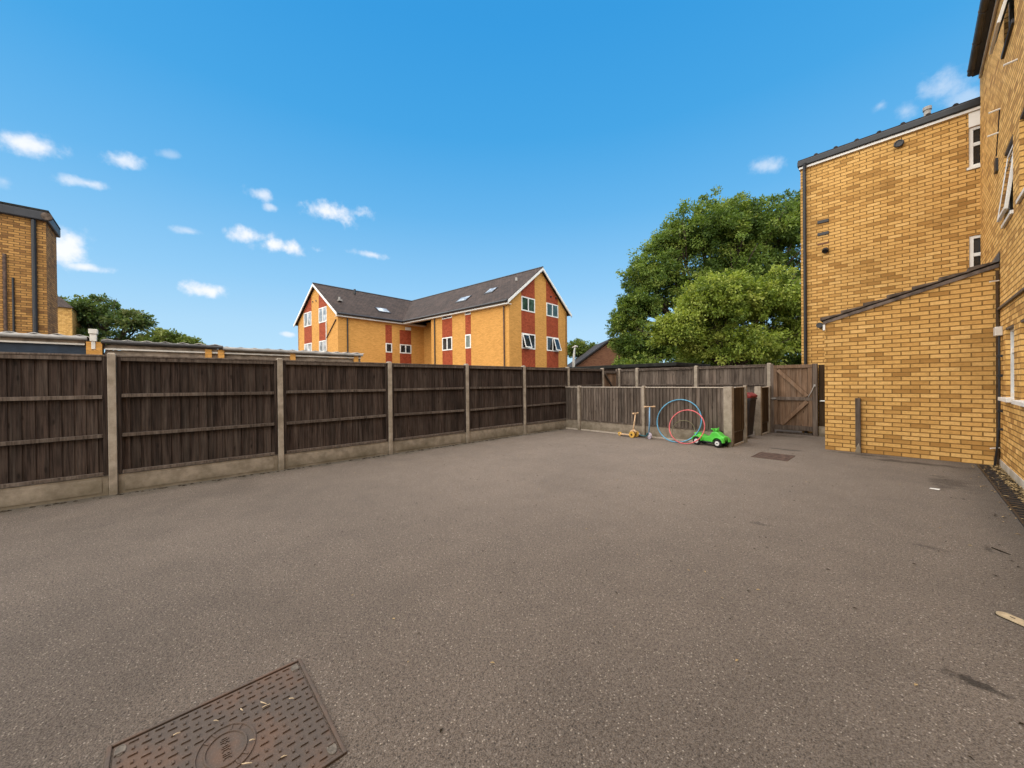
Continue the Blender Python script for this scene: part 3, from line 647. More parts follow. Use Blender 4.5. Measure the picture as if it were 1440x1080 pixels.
# ------------------------------------------------------------------ brick block behind the gate
BY = 11.86; bx0 = -1.89
blk = thing('brick_block', 'yellow brick block of flats rising behind the gate and outhouse', 'flats', (-.4, 14, 0))
p0, d, n = (0, BY, 0), (1, 0, 0), (0, -1, 0)
BW = [(.815, 1.45, 5.60, 6.40), (.815, 1.45, 3.35, 4.235)]
b = MB(); b.wallholes(p0, d, n, bx0, HX+.6, -.05, 6.70, .28, BW)
b.wallholes((bx0, BY, 0), (0, 1, 0), (-1, 0, 0), .281, 9, -.05, 6.70, .28, []); b.build('wall', 'brick', blk)
for (a, c, z0, z1) in BW:
    w = window(blk, p0, d, n, a+.003, c-.003, z0+.003, z1-.003, a=-.02, fw=.055, dep=.07, trans=(z0+(z1-z0)*.57,), sill=.05)
b = MB(); b.frame(p0, d, n, .815, 1.45, .001, .015, 6.405, 6.69); b.build('cladding_panel', 'white', blk)
b = MB(); b.frame(p0, d, n, bx0-.02, 1.6, .003, .05, 6.70, 6.752); b.build('fascia', 'white', blk)
b = MB(); b.frame(p0, d, n, bx0-.05, 1.6, -.30, .09, 6.756, 6.90)
b.build('gutter', 'black', blk, bevel=.02)
b = MB()
for k in range(9): b.frame(p0, d, n, bx0-.04+k*.37, bx0-.04+k*.37+.34, -.5, .05, 6.902, 6.935)
for k in range(9): x = bx0-.04+k*.37+.355; b.tube([(x, BY-.05, 6.925), (x, BY+.5, 6.965)], .045, 10)
b.prism([(bx0-.05, BY+.5, 6.93), (bx0-.05, BY+.5, 6.965), (bx0-.05, BY+4.6, 7.4), (bx0-.05, 21, 6.965), (bx0-.05, 21, 6.93)], (3.6, 0, 0))
b.build('roof', 'tile', blk)
b = MB(); b.cyl((-1.80, BY-.055, 0), (-1.80, BY-.055, 6.62), .036, 12); b.tube([(-1.80, BY-.055, 6.60), (-1.79, BY-.07, 6.70), (-1.79, BY-.09, 6.80)], .036, 12); b.build('downpipe', 'black', blk)
b = MB(); b.torus((-.155, BY-.06, 6.53), (0, -1, 0), .062, .022, 24, 8); b.cyl((-.155, BY, 6.53), (-.155, BY-.075, 6.53), .045, 16); b.build('wall_vent', 'black', blk)
b = MB(); b.cyl((-1.405, BY, 4.54), (-1.405, BY-.07, 4.53), .065, 18); b.tube([(-1.405, BY-.05, 4.54), (-1.405, BY-.09, 4.50)], .06, 14); b.build('wall_vent', 'black', blk)
for z in (5.27, 4.97):
    b = MB(); b.frame(p0, d, n, -1.56, -1.34, .001, .022, z-.045, z+.03); b.build('air_brick', 'black', blk, bevel=.006)
b = MB(); b.frame(p0, d, n, -1.56, -1.34, .0005, .006, 4.70, 4.745); b.build('air_brick', 'brick_brown', blk)
b = MB(); b.cyl((.27, BY+.35, 6.93), (.27, BY+.35, 7.22), .055, 14); b.cyl((.27, BY+.35, 7.22), (.27, BY+.35, 7.29), .07, 14); b.build('flue', 'grey_metal', blk)

# ------------------------------------------------------------------ L shaped flats in the distance
def flats():
    h = .105; a = V((-math.sin(h), math.cos(h), 0)); bb = V((-math.cos(h), -math.sin(h), 0))
    Cc = V((-31.608, 15.940, 0)); LL, LR, W, ez, rz, WL = 5.965, 12.859, 8.175, 7.0, 10.107, 9.143
    GL = Cc - a*LL; GR = Cc - bb*LR
    root = thing('brick_flats', 'orange brick L-shaped flats with red tile-hung strips and brown roofs beyond the fence', 'flats', tuple(Cc))
    OV = .35
    # right wing: length along bb from GR, width along a ; walls inset by overhang
    P = GR + a*OV + bb*.25; w_ = W-2*OV; L_ = LR+WL-.5
    RT = MB(); n_front = -a; n_gab = -bb
    q = lambda s, t, z: P + bb*s + a*t + V((0, 0, z))
    slope = (rz-ez)/(W/2)
    wz = ez + OV*slope - .10                                  # wall top under the roof plane
    ap = wz + slope*w_/2
    s0 = 9.1-.25
    g = MB(); g.prism([q(0, 0, -.05), q(0, w_, -.05), q(0, w_, wz), q(0, w_/2, ap), q(0, 0, wz)], bb*.3)
    g.prism([q(.3, 0, -.05), q(s0, 0, -.05), q(s0, 0, wz), q(.3, 0, wz)], a*.3)
    g.prism([q(s0, .3, -.05), q(s0, 2.2, -.05), q(s0, 2.2, wz), q(s0, .3, wz)], bb*-.3)
    g.prism([q(s0-.3, 2.2, -.05), q(LR+1, 2.2, -.05), q(LR+1, 2.2, wz), q(s0-.3, 2.2, wz)], a*.3)
    g.prism([q(0, w_-.3, -.05), q(L_, w_-.3, -.05), q(L_, w_-.3, wz), q(0, w_-.3, wz)], a*.3)
    # left wing walls
    P2 = GL + bb*OV + a*.25; w2 = WL-2*OV; L2 = LL+W-.5; sl2 = (rz-ez)/(WL/2); wz2 = ez + OV*sl2 - .10; ap2 = wz2 + sl2*w2/2
    q2 = lambda s, t, z: P2 + a*s + bb*t + V((0, 0, z))
    g.prism([q2(0, 0, -.05), q2(0, w2, -.05), q2(0, w2, wz2), q2(0, w2/2, ap2), q2(0, 0, wz2)], a*.3)
    g.prism([q2(.3, 0, -.05), q2(LL+2.6, 0, -.05), q2(LL+2.6, 0, wz2), q2(.3, 0, wz2)], bb*.3)
    g.prism([q2(0, w2-.3, -.05), q2(L2, w2-.3, -.05), q2(L2, w2-.3, wz2), q2(0, w2-.3, wz2)], bb*.3)
    g.build('wall', 'brick_far', root)
    # roofs
    def roof(G0, dl, dw, L, Wd, dz):
        r_ = MB(); e = lambda s, t, z: G0 + dl*s + dw*t + V((0, 0, z+dz))
        for (t0, z0, t1, z1) in ((0, ez, Wd/2, rz), (Wd, ez, Wd/2, rz)):
            r_.prism([e(0, t0, z0), e(0, t1, z1), e(0, t1, z1+.10), e(0, t0, z0+.10)], dl*L)
        ro = r_.build('roof', 'tile_far', root)
        r_ = MB(); r_.tube([e(-.01, Wd/2, rz+.10), e(L, Wd/2, rz+.10)], .07, 8); r_.build('ridge', 'darkgrey', ro)
        v_ = MB()
        for (t0, t1) in ((0, Wd/2), (Wd, Wd/2)):
            v_.prism([e(-.03, t0, ez-.16), e(-.03, t1, rz-.14), e(-.03, t1, rz+.06), e(-.03, t0, ez+.06)], dl*.06)
        v_.build('bargeboard', 'white', root)
        f_ = MB(); f_.prism([e(.03, .02, ez-.20), e(L-4, .02, ez-.20), e(L-4, .02, ez-.02), e(.03, .02, ez-.02)], dw*.03)
        f_.prism([e(.03, .05, ez-.20), e(L-4, .05, ez-.20), e(L-4, .05, ez-.17), e(.03, .05, ez-.17)], dw*.35); f_.build('fascia', 'white', root)
        g_ = MB(); g_.tube([e(.02, -.06, ez+.0), e(L-4, -.06, ez+.0)], .10, 8); g_.build('gutter', 'black', root)
        return e
    e1 = roof(GR, bb, a, LR+WL, W, .006); e2 = roof(GL, a, bb, LL+W, WL, 0.)
    dz = V((0, 0, 0))
    def panel(p, dd, nn, u0, u1, z0, z1, name='red_panel', mat='red_panel', pr=.012):
        m_ = MB(); m_.frame(p, dd, nn, u0, u1, -.01, pr, z0, z1); return m_.build(name, mat, root)
    def gpanel(p, dd, nn, u0, u1, z0, f):
        m_ = MB(); A = [p+dd*u0+V((0, 0, z0)), p+dd*u1+V((0, 0, z0)), p+dd*u1+V((0, 0, f(u1))), p+dd*u0+V((0, 0, f(u0)))]
        m_.prism([x - nn*.01 for x in A], nn*.022); return m_.build('red_panel', 'red_panel', root)
    # right gable: u measured along a from P (s from GR minus OV)
    o = OV
    topz = lambda u: wz + slope*(u if u < w_/2 else w_-u) - .05
    for (u0, u1) in ((1.72-o, 3.32-o), (4.82-o, 6.45-o)):
        panel(P, a, n_gab, u0, u1, 0.2, 3.83); panel(P, a, n_gab, u0, u1, 4.98, 6.59); gpanel(P, a, n_gab, u0, u1, 7.66, topz)
        window(root, P, a, n_gab, u0, u1, 6.60, 7.65, a=.04, mull=((u0+u1)/2,), fw=.085, dep=.05, glass='glass_green')
        window(root, P, a, n_gab, u0, u1, 3.84, 4.97, a=.04, mull=((u0+u1)/2,), fw=.085, dep=.05)
        window(root, P, a, n_gab, u0, u1, 1.1, 2.2, a=.05, mull=((u0+u1)/2,), fw=.085, dep=.05)
    # open casements on the middle floor
    for (u0, u1, s_) in ((1.76-o, 2.5-o, -1), (5.68-o, 6.4-o, 1)):
        m_ = MB(); t = .30
        for (x0, x1, z0, z1) in ((u0, u0+.07, 3.9, 4.9), (u1-.07, u1, 3.9, 4.9), (u0+.07, u1-.07, 3.9, 3.97), (u0+.07, u1-.07, 4.83, 4.9)):
            vs = []
            for u in (x0, x1):
                for z in (z0, z1):
                    k = (4.9-z)/1.0*t
                    for ex in (.045, .085): v = P + a*u + n_gab*(ex+k); vs.append((v.x, v.y, z))
            m_.add(vs, [(0,1,3,2),(4,6,7,5),(0,4,5,1),(2,3,7,6),(0,2,6,4),(1,5,7,3)])
        ca = m_.build('casement', 'white', root)
        m_ = MB(); A = [P+a*(u0+.05)+n_gab*(.06+t*.98)+V((0, 0, 3.92)), P+a*(u1-.05)+n_gab*(.06+t*.98)+V((0, 0, 3.92)), P+a*(u1-.05)+n_gab*.065+V((0, 0, 4.88)), P+a*(u0+.05)+n_gab*.065+V((0, 0, 4.88))]
        m_.prism(A, n_gab*.01); m_.build('pane', 'glass', ca)
    for u in (5.4-o, 6.1-o):
        m_ = MB(); c_ = P+a*u+n_gab*.03+V((0, 0, 8.2)); m_.cyl(c_, c_+n_gab*.05, .07, 10); m_.build('wall_vent', 'black', root)
    # right long wall (u along bb from P; s from GR minus .25)
    for (u0, u1, kind) in ((6.34-.25, 7.60-.25, 2), (4.14-.25, 4.76-.25, 1)):
        panel(P, bb, n_front, u0, u1, .2, 4.03); panel(P, bb, n_front, u0, u1, 5.12, 6.62)
        window(root, P, bb, n_front, u0, u1, 4.04, 5.11, a=.04, mull=((u0+u1)/2,) if kind == 2 else (), fw=.085, dep=.05, glass='glass_green' if kind == 1 else 'glass')
        window(root, P, bb, n_front, u0, u1, 6.63, 6.95, a=.04, fw=.06, dep=.04)
    m_ = MB()
    c_ = P+bb*.42+n_front*.07; m_.cyl(c_, c_+V((0, 0, 6.75)), .05, 8); m_.build('downpipe', 'rust_iron', root)
    m_ = MB(); c_ = P+bb*8.3+n_front*.07; m_.cyl(c_, c_+V((0, 0, 6.8)), .05, 8); m_.build('downpipe', 'black', root)
    # recess back wall
    Pr = P + a*2.2
    panel(Pr, bb, n_front, 9.5, 10.6, .2, 4.0); panel(Pr, bb, n_front, 9.5, 10.6, 5.1, 6.6); window(root, Pr, bb, n_front, 9.5, 10.6, 4.02, 5.08, a=.04, fw=.085, dep=.05)
    # left long wall (u along a from P2; s from GL minus .25)
    nl = -bb
    for (u0, u1, kind) in ((4.43-.25, 5.06-.25, 1), (5.86-.25, 7.07-.25, 2)):
        panel(P2, a, nl, u0, u1, .2, 4.15); panel(P2, a, nl, u0, u1, 5.0, 6.62 if kind == 1 else 6.3)
        window(root, P2, a, nl, u0, u1, 4.16, 4.99, a=.04, mull=((u0+u1)/2,) if kind == 2 else (), fw=.085, dep=.05)
    panel(P2, a, nl, 6.45-.25, 7.07-.25, 6.35, 6.62, 'white_vent', 'white', .03)
    m_ = MB(); c_ = P2+a*.75+nl*.07; m_.cyl(c_, c_+V((0, 0, 6.75)), .055, 8); m_.build('downpipe', 'black', root)
    # left gable (u along bb from P2; s from GL minus OV)
    ng = -a
    topl = lambda u: wz2 + sl2*(u if u < w2/2 else w2-u) - .05
    for (u0, u1) in ((2.38-o, 3.95-o), (5.55-o, 7.25-o)):
        panel(P2, bb, ng, u0, u1, .2, 4.1); panel(P2, bb, ng, u0, u1, 5.12, 6.64); gpanel(P2, bb, ng, u0, u1, 7.94, topl)
        window(root, P2, bb, ng, u0, u1, 6.65, 7.93, a=.04, mull=((u0+u1)/2,), fw=.085, dep=.05, glass='glass_pale')
        window(root, P2, bb, ng, u0, u1, 4.11, 5.11, a=.04, mull=((u0+u1)/2,), fw=.085, dep=.05, glass='glass_pale')
    m_ = MB(); A = P2+bb*.25+ng*.05; m_.tube([A+V((0, 0, 6.6)), A+bb*2.0+V((0, 0, 5.1))], .04, 8); m_.build('waste_pipe', 'rust_iron', root)
    m_ = MB(); A = P2+bb*2.05+ng*.05; m_.cyl(A, A+V((0, 0, 6.6)), .05, 8); m_.build('soil_pipe', 'offwhite', root)
    for u in (4.2, 4.9):
        m_ = MB(); c_ = P2+bb*(u-o+.3)+ng*.0+V((0, 0, 8.7)); m_.cyl(c_, c_+ng*.05, .07, 10); m_.build('wall_vent', 'black', root)
    # roof lights
    def rooflight(e, s, f, Wd, ls=.9, lf=.13):
        m_ = MB(); zf = lambda ff: ez+(rz-ez)*ff
        def corner(ss, ff, up): return e(ss, Wd/2*ff, zf(ff)+.10+up)
        A = [corner(s, f, .012), corner(s+ls, f, .012), corner(s+ls, f+lf, .012), corner(s, f+lf, .012)]
        m_.prism(A, V((0, 0, .07))); w = m_.build('rooflight', 'darkgrey', root)
        m_ = MB(); A = [corner(s+.1, f+.02, .084), corner(s+ls-.1, f+.02, .084), corner(s+ls-.1, f+lf-.02, .084), corner(s+.1, f+lf-.02, .084)]
        m_.prism(A, V((0, 0, .01))); m_.build('pane', 'glass_sky', w)
    rooflight(e1, 5.6, .28, W, 1.3, .17); rooflight(e1, 3.0, .38, W, .9, .17); rooflight(e2, 4.2, .22, WL, 1.2, .16)
    m_ = MB(); c_ = e2(1.1, WL*.21, ez+(rz-ez)*.42+.1); m_.box(c_.x-.3, c_.x+.3, c_.y-.15, c_.y+.15, c_.z, c_.z+.10); m_.cyl(c_, c_+V((0, 0, .35)), .09, 8); m_.build('roof_vent', 'grey_metal', root)
    m_ = MB(); c_ = e2(3.4, WL*.42, ez+(rz-ez)*.84+.1); m_.cyl(c_, c_+V((0, 0, .45)), .10, 8); m_.build('roof_vent', 'black', root)
    m_ = MB(); c_ = e1(1.5, W*.33, ez+(rz-ez)*.66+.1); m_.cyl(c_, c_+V((0, 0, .25)), .10, 8); m_.build('roof_vent', 'grey_metal', root)
M['glass_sky'] = glass_mat('roof_glass', (.22, .24, .26))
flats()

# ------------------------------------------------------------------ garages behind the fence
def corrug(mb, x0, x1, y0, y1, z, amp=.022, wl=.15):
    k = int((y1-y0)/(wl/4)); vs = []; fs = []
    for i in range(k+1):
        y = y0+(y1-y0)*i/k; dz = amp*math.sin(i*math.pi/2)
        vs += [(x1, y, z+dz), (x0, y, z+dz+.12), (x1, y, z+dz-.012), (x0, y, z+dz+.108)]
    for i in range(k):
        a = 4*i; c = a+4
        fs += [(a, c, c+1, a+1), (a+2, a+3, c+3, c+2), (a, a+2, c+2, c)]
    mb.add(vs, fs)
ga = thing('garage_row', 'taller garage with blue-grey fascia and pale gutter behind the dark fence', 'garage', (-14, -5, 0))
b = MB(); b.box(-17.5, -12.1, -11, -1.22, 0, 2.28); b.build('wall', 'blue', ga)
b = MB(); b.box(-12.099, -12.04, -11, -1.24, 2.285, 2.318); b.build('trim_board', 'offwhite', ga)
b = MB(); b.box(-12.098, -12.06, -11, -1.24, 2.32, 2.40); b.build('fascia', 'fascia_beige', ga)
b = MB(); b.tube([(-12.0, -11, 2.425), (-12.0, -1.2, 2.425)], .045, 10); b.build('gutter', 'grey_metal', ga)
b = MB(); corrug(b, -17.5, -11.99, -11, -1.15, 2.48, .022, .3); b.build('roof', 'sheet', ga)
b = MB(); b.box(-12.35, -11.985, -1.215, -.985, 0, 2.36); b.build('brick_pier', 'brick_far', ga)
b = MB(); b.box(-12.06, -11.95, -1.16, -1.06, 2.37, 2.53); b.box(-12.04, -11.97, -1.14, -1.08, 2.20, 2.37); b.box(-12.08, -11.93, -1.175, -1.045, 2.53, 2.63); b.build('rainwater_hopper', 'offwhite', ga, bevel=.008)
gb_ = thing('garage_row', 'long low row of garages with corrugated roof edge showing above the dark fence', 'garage', (-14, 2, 0))
b = MB(); b.box(-17.5, -12.1, -.95, 4.62, 0, 2.20); b.build('wall', 'fascia_beige', gb_)
b = MB(); b.box(-12.098, -12.06, -.95, 4.62, 2.245, 2.315); b.build('fascia', 'fascia_beige', gb_)
b = MB(); b.box(-12.098, -12.04, -.95, 4.62, 2.205, 2.24); b.build('trim_board', 'offwhite', gb_)
b = MB(); b.tube([(-12.0, -1.0, 2.375), (-12.0, 1.1, 2.363)], .045, 10); b.build('gutter', 'dark_metal', gb_)
b = MB(); b.tube([(-12.0, 1.1, 2.335), (-12.0, 4.66, 2.315)], .045, 10); b.build('gutter', 'grey_metal', gb_)
b = MB(); corrug(b, -17.5, -11.98, -.98, 1.1, 2.42, .020, .3); corrug(b, -17.5, -11.98, 1.1, 4.7, 2.375, .018, .3); b.build('roof', 'sheet', gb_)
for y in (.75, 1.0, 2.62, 4.4):
    b = MB(); b.box(-12.15, -12.02, y, y+.13, 0, 2.30); b.build('brick_pier', 'brick_far', gb_)

# ------------------------------------------------------------------ brick building at the left edge
lb = thing('brick_flats', 'weathered brown-yellow brick flats cut by the left edge of view', 'flats', (-21, -8, 0))
b = MB(); b.box(-20.6, -19, -16, -2.74, 0, 6.72); b.build('wall', 'brick_old', lb)
b = MB(); b.box(-20.75, -18.86, -16.1, -2.66, 6.72, 7.0); b.build('fascia', 'darkgrey', lb, bevel=.03)
b = MB(); b.box(-20.75, -18.86, -16.1, -2.66, 7.0, 7.06); b.build('roof', 'felt', lb)
b = MB(); b.cyl((-18.95, -2.98, 0), (-18.95, -2.98, 6.7), .055, 10); b.build('downpipe', 'black', lb)
b = MB(); b.cyl((-18.96, -3.55, 0), (-18.96, -3.55, 5.5), .04, 10); b.build('soil_pipe', 'rust_iron', lb)
b = MB(); b.cyl((-18.97, -3.40, 0), (-18.97, -3.40, 4.8), .025, 8); b.build('cable', 'black', lb)
b = MB(); b.cyl((-18.95, -2.70, 6.86), (-18.84, -2.70, 6.86), .12, 16); b.build('vent_cap', 'tile_lean', lb)
# small gable house further off
sh = thing('brick_house', 'small pale brick house with dark roof peeping past the weathered flats', 'house', (-62, -10, 0))
b = MB(); b.box(-68, -62, -15, -7.25, 0, 9.9); b.build('wall', 'brick_house', sh)
b = MB(); b.add([(-68.3, -7.1, 9.9), (-61.7, -7.1, 9.9), (-61.7, -15.2, 9.9), (-68.3, -15.2, 9.9), (-63.6, -8.3, 11.3), (-65.5, -8.3, 11.3), (-65.5, -14, 11.3), (-63.6, -14, 11.3)], [(0, 1, 4, 5), (1, 2, 7, 4), (2, 3, 6, 7), (3, 0, 5, 6), (4, 7, 6, 5), (3, 2, 1, 0)]); b.build('roof', 'tile_far', sh)

# ------------------------------------------------------------------ things beyond the back fence
bh = thing('brown_house', 'brown brick house with a dark gable roof half hidden by the trees', 'house', (-21.9, 35.3, 0))
A = V((-25.2, 32.1, 0)); dh = V((.684, .729, 0)); nh = V((-.729, .684, 0)); Wd = 9.0
b = MB(); pp = lambda t, z: A+dh*t+V((0, 0, z))
b.prism([pp(.3, 0), pp(Wd-.3, 0), pp(Wd-.3, 2.75), pp(Wd/2, 5.75), pp(.3, 2.75)], nh*9); b.build('wall', 'brick_brown', bh)
b = MB()
for t0 in (0, Wd): b.prism([pp(t0, 2.62)-nh*.3, pp(Wd/2, 5.85)-nh*.3, pp(Wd/2, 6.03)-nh*.3, pp(t0, 2.80)-nh*.3], nh*9.6)
b.build('roof', 'tile', bh)
fs_ = thing('flat_roof_shed', 'low dark felt-roofed shed just behind the back fence', 'shed', (-10, 17, 0))
b = MB(); b.box(-13.6, -6.6, 15.2, 18.6, 0, 1.98); b.build('wall', 'wood', fs_)
b = MB(); b.box(-13.8, -6.4, 15.0, 18.8, 1.985, 2.13); b.build('roof', 'felt', fs_, bevel=.02)
lamp = thing('street_lamp', 'slim white lamp column rising beside the orange flats', 'lamp post', (-21.62, 28.15, 0))
b = MB(); b.tube([(-21.65, 28.12, 0), (-21.62, 28.15, 3.4), (-21.56, 28.22, 4.45), (-21.52, 28.27, 4.62)], [.13, .13, .07, .05], 12); b.build('column', 'white', lamp, smooth=True)
b = MB(); b.tube([(-21.72, 28.05, 4.58), (-21.5, 28.3, 4.70), (-21.33, 28.45, 4.66)], [.05, .10, .05], 10); b.build('lamp_head', 'offwhite', lamp, smooth=True)

# ------------------------------------------------------------------ trees
def leaf_mesh(name, pts, nrm, size, tint, mat, parent, seed, aspect=.5):
    """many small leaf blades: pts (N,3), tip direction nrm (N,3)"""
    rg = np.random.default_rng(seed); N = len(pts)
    t = nrm + rg.normal(0, .55, (N, 3)); t /= np.linalg.norm(t, axis=1)[:, None]
    s = np.cross(t, rg.normal(0, 1, (N, 3))); s /= np.linalg.norm(s, axis=1)[:, None]
    k = np.cross(s, t)
    L = size*rg.uniform(.6, 1.4, N)[:, None]
    a = pts - t*L*.5; bq = pts + s*L*aspect*.5 + k*L*.10; c = pts + t*L*.5 - k*L*.06; e = pts - s*L*aspect*.5 + k*L*.10
    vs = np.stack([a, bq, c, e], 1).reshape(-1, 3)
    me = bpy.data.meshes.new(name); me.vertices.add(4*N); me.vertices.foreach_set('co', vs.astype(np.float32).ravel())
    me.loops.add(4*N); me.loops.foreach_set('vertex_index', np.arange(4*N, dtype=np.int32))
    me.polygons.add(N); me.polygons.foreach_set('loop_start', np.arange(0, 4*N, 4, dtype=np.int32)); me.polygons.foreach_set('loop_total', np.full(N, 4, np.int32))
    me.update(calc_edges=True)
    at = me.attributes.new('rnd', 'FLOAT', 'FACE'); at.data.foreach_set('value', np.clip(tint, 0, 1).astype(np.float32))
    me.materials.append(M[mat]); o = bpy.data.objects.new(name, me); C.objects.link(o)
    o.parent = parent; o.location = -parent.location
    return o
def tree(name, label, base, lobes, nclump, nleaf, clr, size, mat, seed, trunk_r=.28, fork=2.2, cat='tree', droop=.35, group=None):
    """lobes: (centre, radii, weight). leaves gather in drooping clumps spread through the shell of each lobe"""
    rg = np.random.default_rng(seed); rr = random.Random(seed)
    root = thing(name, label, cat, base, group)
    W = np.array([l[2] for l in lobes], float); W /= W.sum()
    cen = []; out = []
    for (c, r, w), k in zip(lobes, (W*nclump).astype(int)):
        dv = rg.normal(0, 1, (k, 3)); dv[:, 2] = np.where(dv[:, 2] < -.3, -dv[:, 2]*.6, dv[:, 2]); dv /= np.linalg.norm(dv, axis=1)[:, None]
        rad = rg.uniform(.08, 1.0, k)**.5 * rg.uniform(.82, 1.15, k)
        cen.append(np.array(c) + dv*rad[:, None]*np.array(r)); out.append(dv)
    cen = np.concatenate(cen); out = np.concatenate(out); K = len(cen)
    ctint = np.clip(rg.normal(.5, .26, K), 0, 1); crad = clr*rg.uniform(.55, 1.35, K)
    idx = np.repeat(np.arange(K), nleaf)
    dv = rg.normal(0, 1, (len(idx), 3)); dv /= np.linalg.norm(dv, axis=1)[:, None]
    rad = rg.random(len(idx))**.45
    p = cen[idx] + dv*(rad*crad[idx])[:, None]*np.array([1.1, 1.1, .85])
    dirn = out[idx]*.7 + dv*.6; dirn[:, 2] -= droop
    leaf_mesh('crown', p, dirn, size, ctint[idx] + rg.normal(0, .13, len(idx)), mat, root, seed+1)
    t = MB(); bx, by, bz = base; bz0 = bz
    ctr = np.average(np.array([l[0] for l in lobes]), axis=0, weights=W)
    top = V((bx+(ctr[0]-bx)*.35, by+(ctr[1]-by)*.35, fork))
    t.tube([(bx, by, -.1), (bx+.03, by, fork*.4), tuple(top)], [trunk_r*1.35, trunk_r, trunk_r*.85], 10)
    for (c, r, w) in lobes:
        for k in range(4):
            e = V(c) + V((rr.uniform(-.55, .55)*r[0], rr.uniform(-.55, .55)*r[1], rr.uniform(-.1, .65)*r[2]))
            m1 = top.lerp(e, .4) + V((rr.uniform(-.3, .3), rr.uniform(-.3, .3), rr.uniform(.1, .6)))
            t.tube([top, m1, top.lerp(e, .75)+V((rr.uniform(-.3, .3), 0, .2)), e], [trunk_r*.55, trunk_r*.35, trunk_r*.2, .025], 7)
            for q in range(3):
                e2 = e + V((rr.uniform(-.4, .4)*r[0], rr.uniform(-.4, .4)*r[1], rr.uniform(.0, .45)*r[2]))
                t.tube([m1.lerp(e, .5), e2], [trunk_r*.18, .018], 5)
    t.build('trunk', 'bark', root, smooth=True)
    return root
tree('broadleaf_tree', 'big dark green broadleaf tree towering behind the back fence', (-10.2, 29.5, 0),
     [((-10.4, 29.6, 11.4), (3.4, 3.2, 3.4), 3.2), ((-13.3, 27.2, 8.8), (2.3, 2.3, 3.0), 2.0), ((-7.0, 32.4, 11.2), (3.4, 3.2, 3.4), 3.0), ((-14.6, 25.8, 5.2), (1.4, 1.4, 2.3), 1.0),
      ((-10.8, 29.0, 7.0), (3.2, 2.6, 3.0), 2.0), ((-5.6, 34.0, 8.0), (3.0, 3.0, 3.6), 1.6), ((-13.0, 27.6, 3.2), (2.0, 1.6, 2.0), 1.2), ((-14.4, 26.2, 2.6), (1.5, 1.3, 1.7), .9), ((-5.4, 33.6, 3.6), (2.6, 2.4, 2.6), 1.2), ((-9.5, 30.5, 2.8), (3.0, 1.8, 2.2), 1.4), ((-8.6, 31.0, 12.0), (2.4, 2.2, 2.7), 1.5), ((-9.0, 30.6, 8.8), (3.2, 2.2, 2.6), 1.6), ((-5.4, 34.6, 12.4), (2.4, 2.4, 2.6), 1.4), ((-12.2, 28.0, 11.0), (1.9, 1.9, 2.2), 1.0), ((-13.9, 26.4, 6.8), (1.7, 1.7, 2.0), 1.1), ((-14.2, 25.6, 3.9), (1.4, 1.3, 1.5), .8)],
     2900, 66, .46, .185, 'lf_big', 11, .34, 3.6)
tree('acacia_tree', 'lighter yellow-green bushy tree in front of the big dark tree', (-7.4, 23.6, 0),
     [((-7.6, 23.6, 5.3), (2.1, 1.9, 2.3), 3.), ((-9.3, 21.9, 3.9), (1.5, 1.4, 1.7), 1.5), ((-5.4, 25.4, 5.2), (2.2, 1.9, 2.2), 2.4), ((-7.0, 23.8, 2.9), (2.9, 1.8, 1.5), 1.5), ((-4.4, 26.6, 3.4), (1.8, 1.5, 2.0), 1.0)],
     1300, 80, .42, .165, 'lf_front', 23, .2, 1.9, droop=.6)
tree('broadleaf_tree', 'dark green tree with ragged twiggy crown beyond the garages', (-66, -5.5, 0),
     [((-68.5, -8.2, 8.6), (3.2, 3.0, 3.4), 2.), ((-66.2, -5.6, 9.4), (2.8, 2.6, 3.0), 2.), ((-63.6, -2.8, 8.6), (2.0, 2.0, 2.2), 1.2), ((-66, -5.5, 6.3), (4.2, 4.2, 2.2), 1.5)],
     420, 34, .62, .36, 'lf_far', 37, .35, 4.)
tree('small_tree', 'low pale green tree top showing just above the garage roof', (-61.3, .3, 0),
     [((-62.4, -.9, 6.4), (1.6, 1.6, 1.5), 1.), ((-60.9, .8, 6.6), (1.8, 1.8, 1.6), 1.2), ((-59.6, 2.2, 6.0), (1.3, 1.3, 1.3), .8)],
     110, 45, .6, .38, 'lf_bush', 41, .2, 3.)
tree('small_tree', 'sunny green tree between the orange flats and the brown gable house', (-30, 41, 0),
     [((-30.6, 40.6, 4.9), (1.9, 1.9, 2.3), 1.2), ((-29.3, 42.2, 4.6), (1.8, 1.8, 2.0), 1.), ((-27.6, 43.6, 4.4), (2.0, 2.0, 1.6), 1.)],
     170, 45, .6, .36, 'lf_bush', 43, .2, 2.5)

tree('hedge', 'dark dense hedge filling the ground under the trees behind the back fence', (-7.5, 27.5, 0),
     [((-13.2, 24.0, 1.4), (2.2, 1.0, 1.7), 1.), ((-10.2, 26.0, 1.5), (2.4, 1.0, 1.9), 1.), ((-7.0, 27.8, 1.6), (2.6, 1.1, 2.0), 1.), ((-3.8, 29.6, 1.7), (2.6, 1.2, 2.2), 1.)],
     420, 70, .45, .22, 'lf_big', 53, .10, .6, cat='hedge')
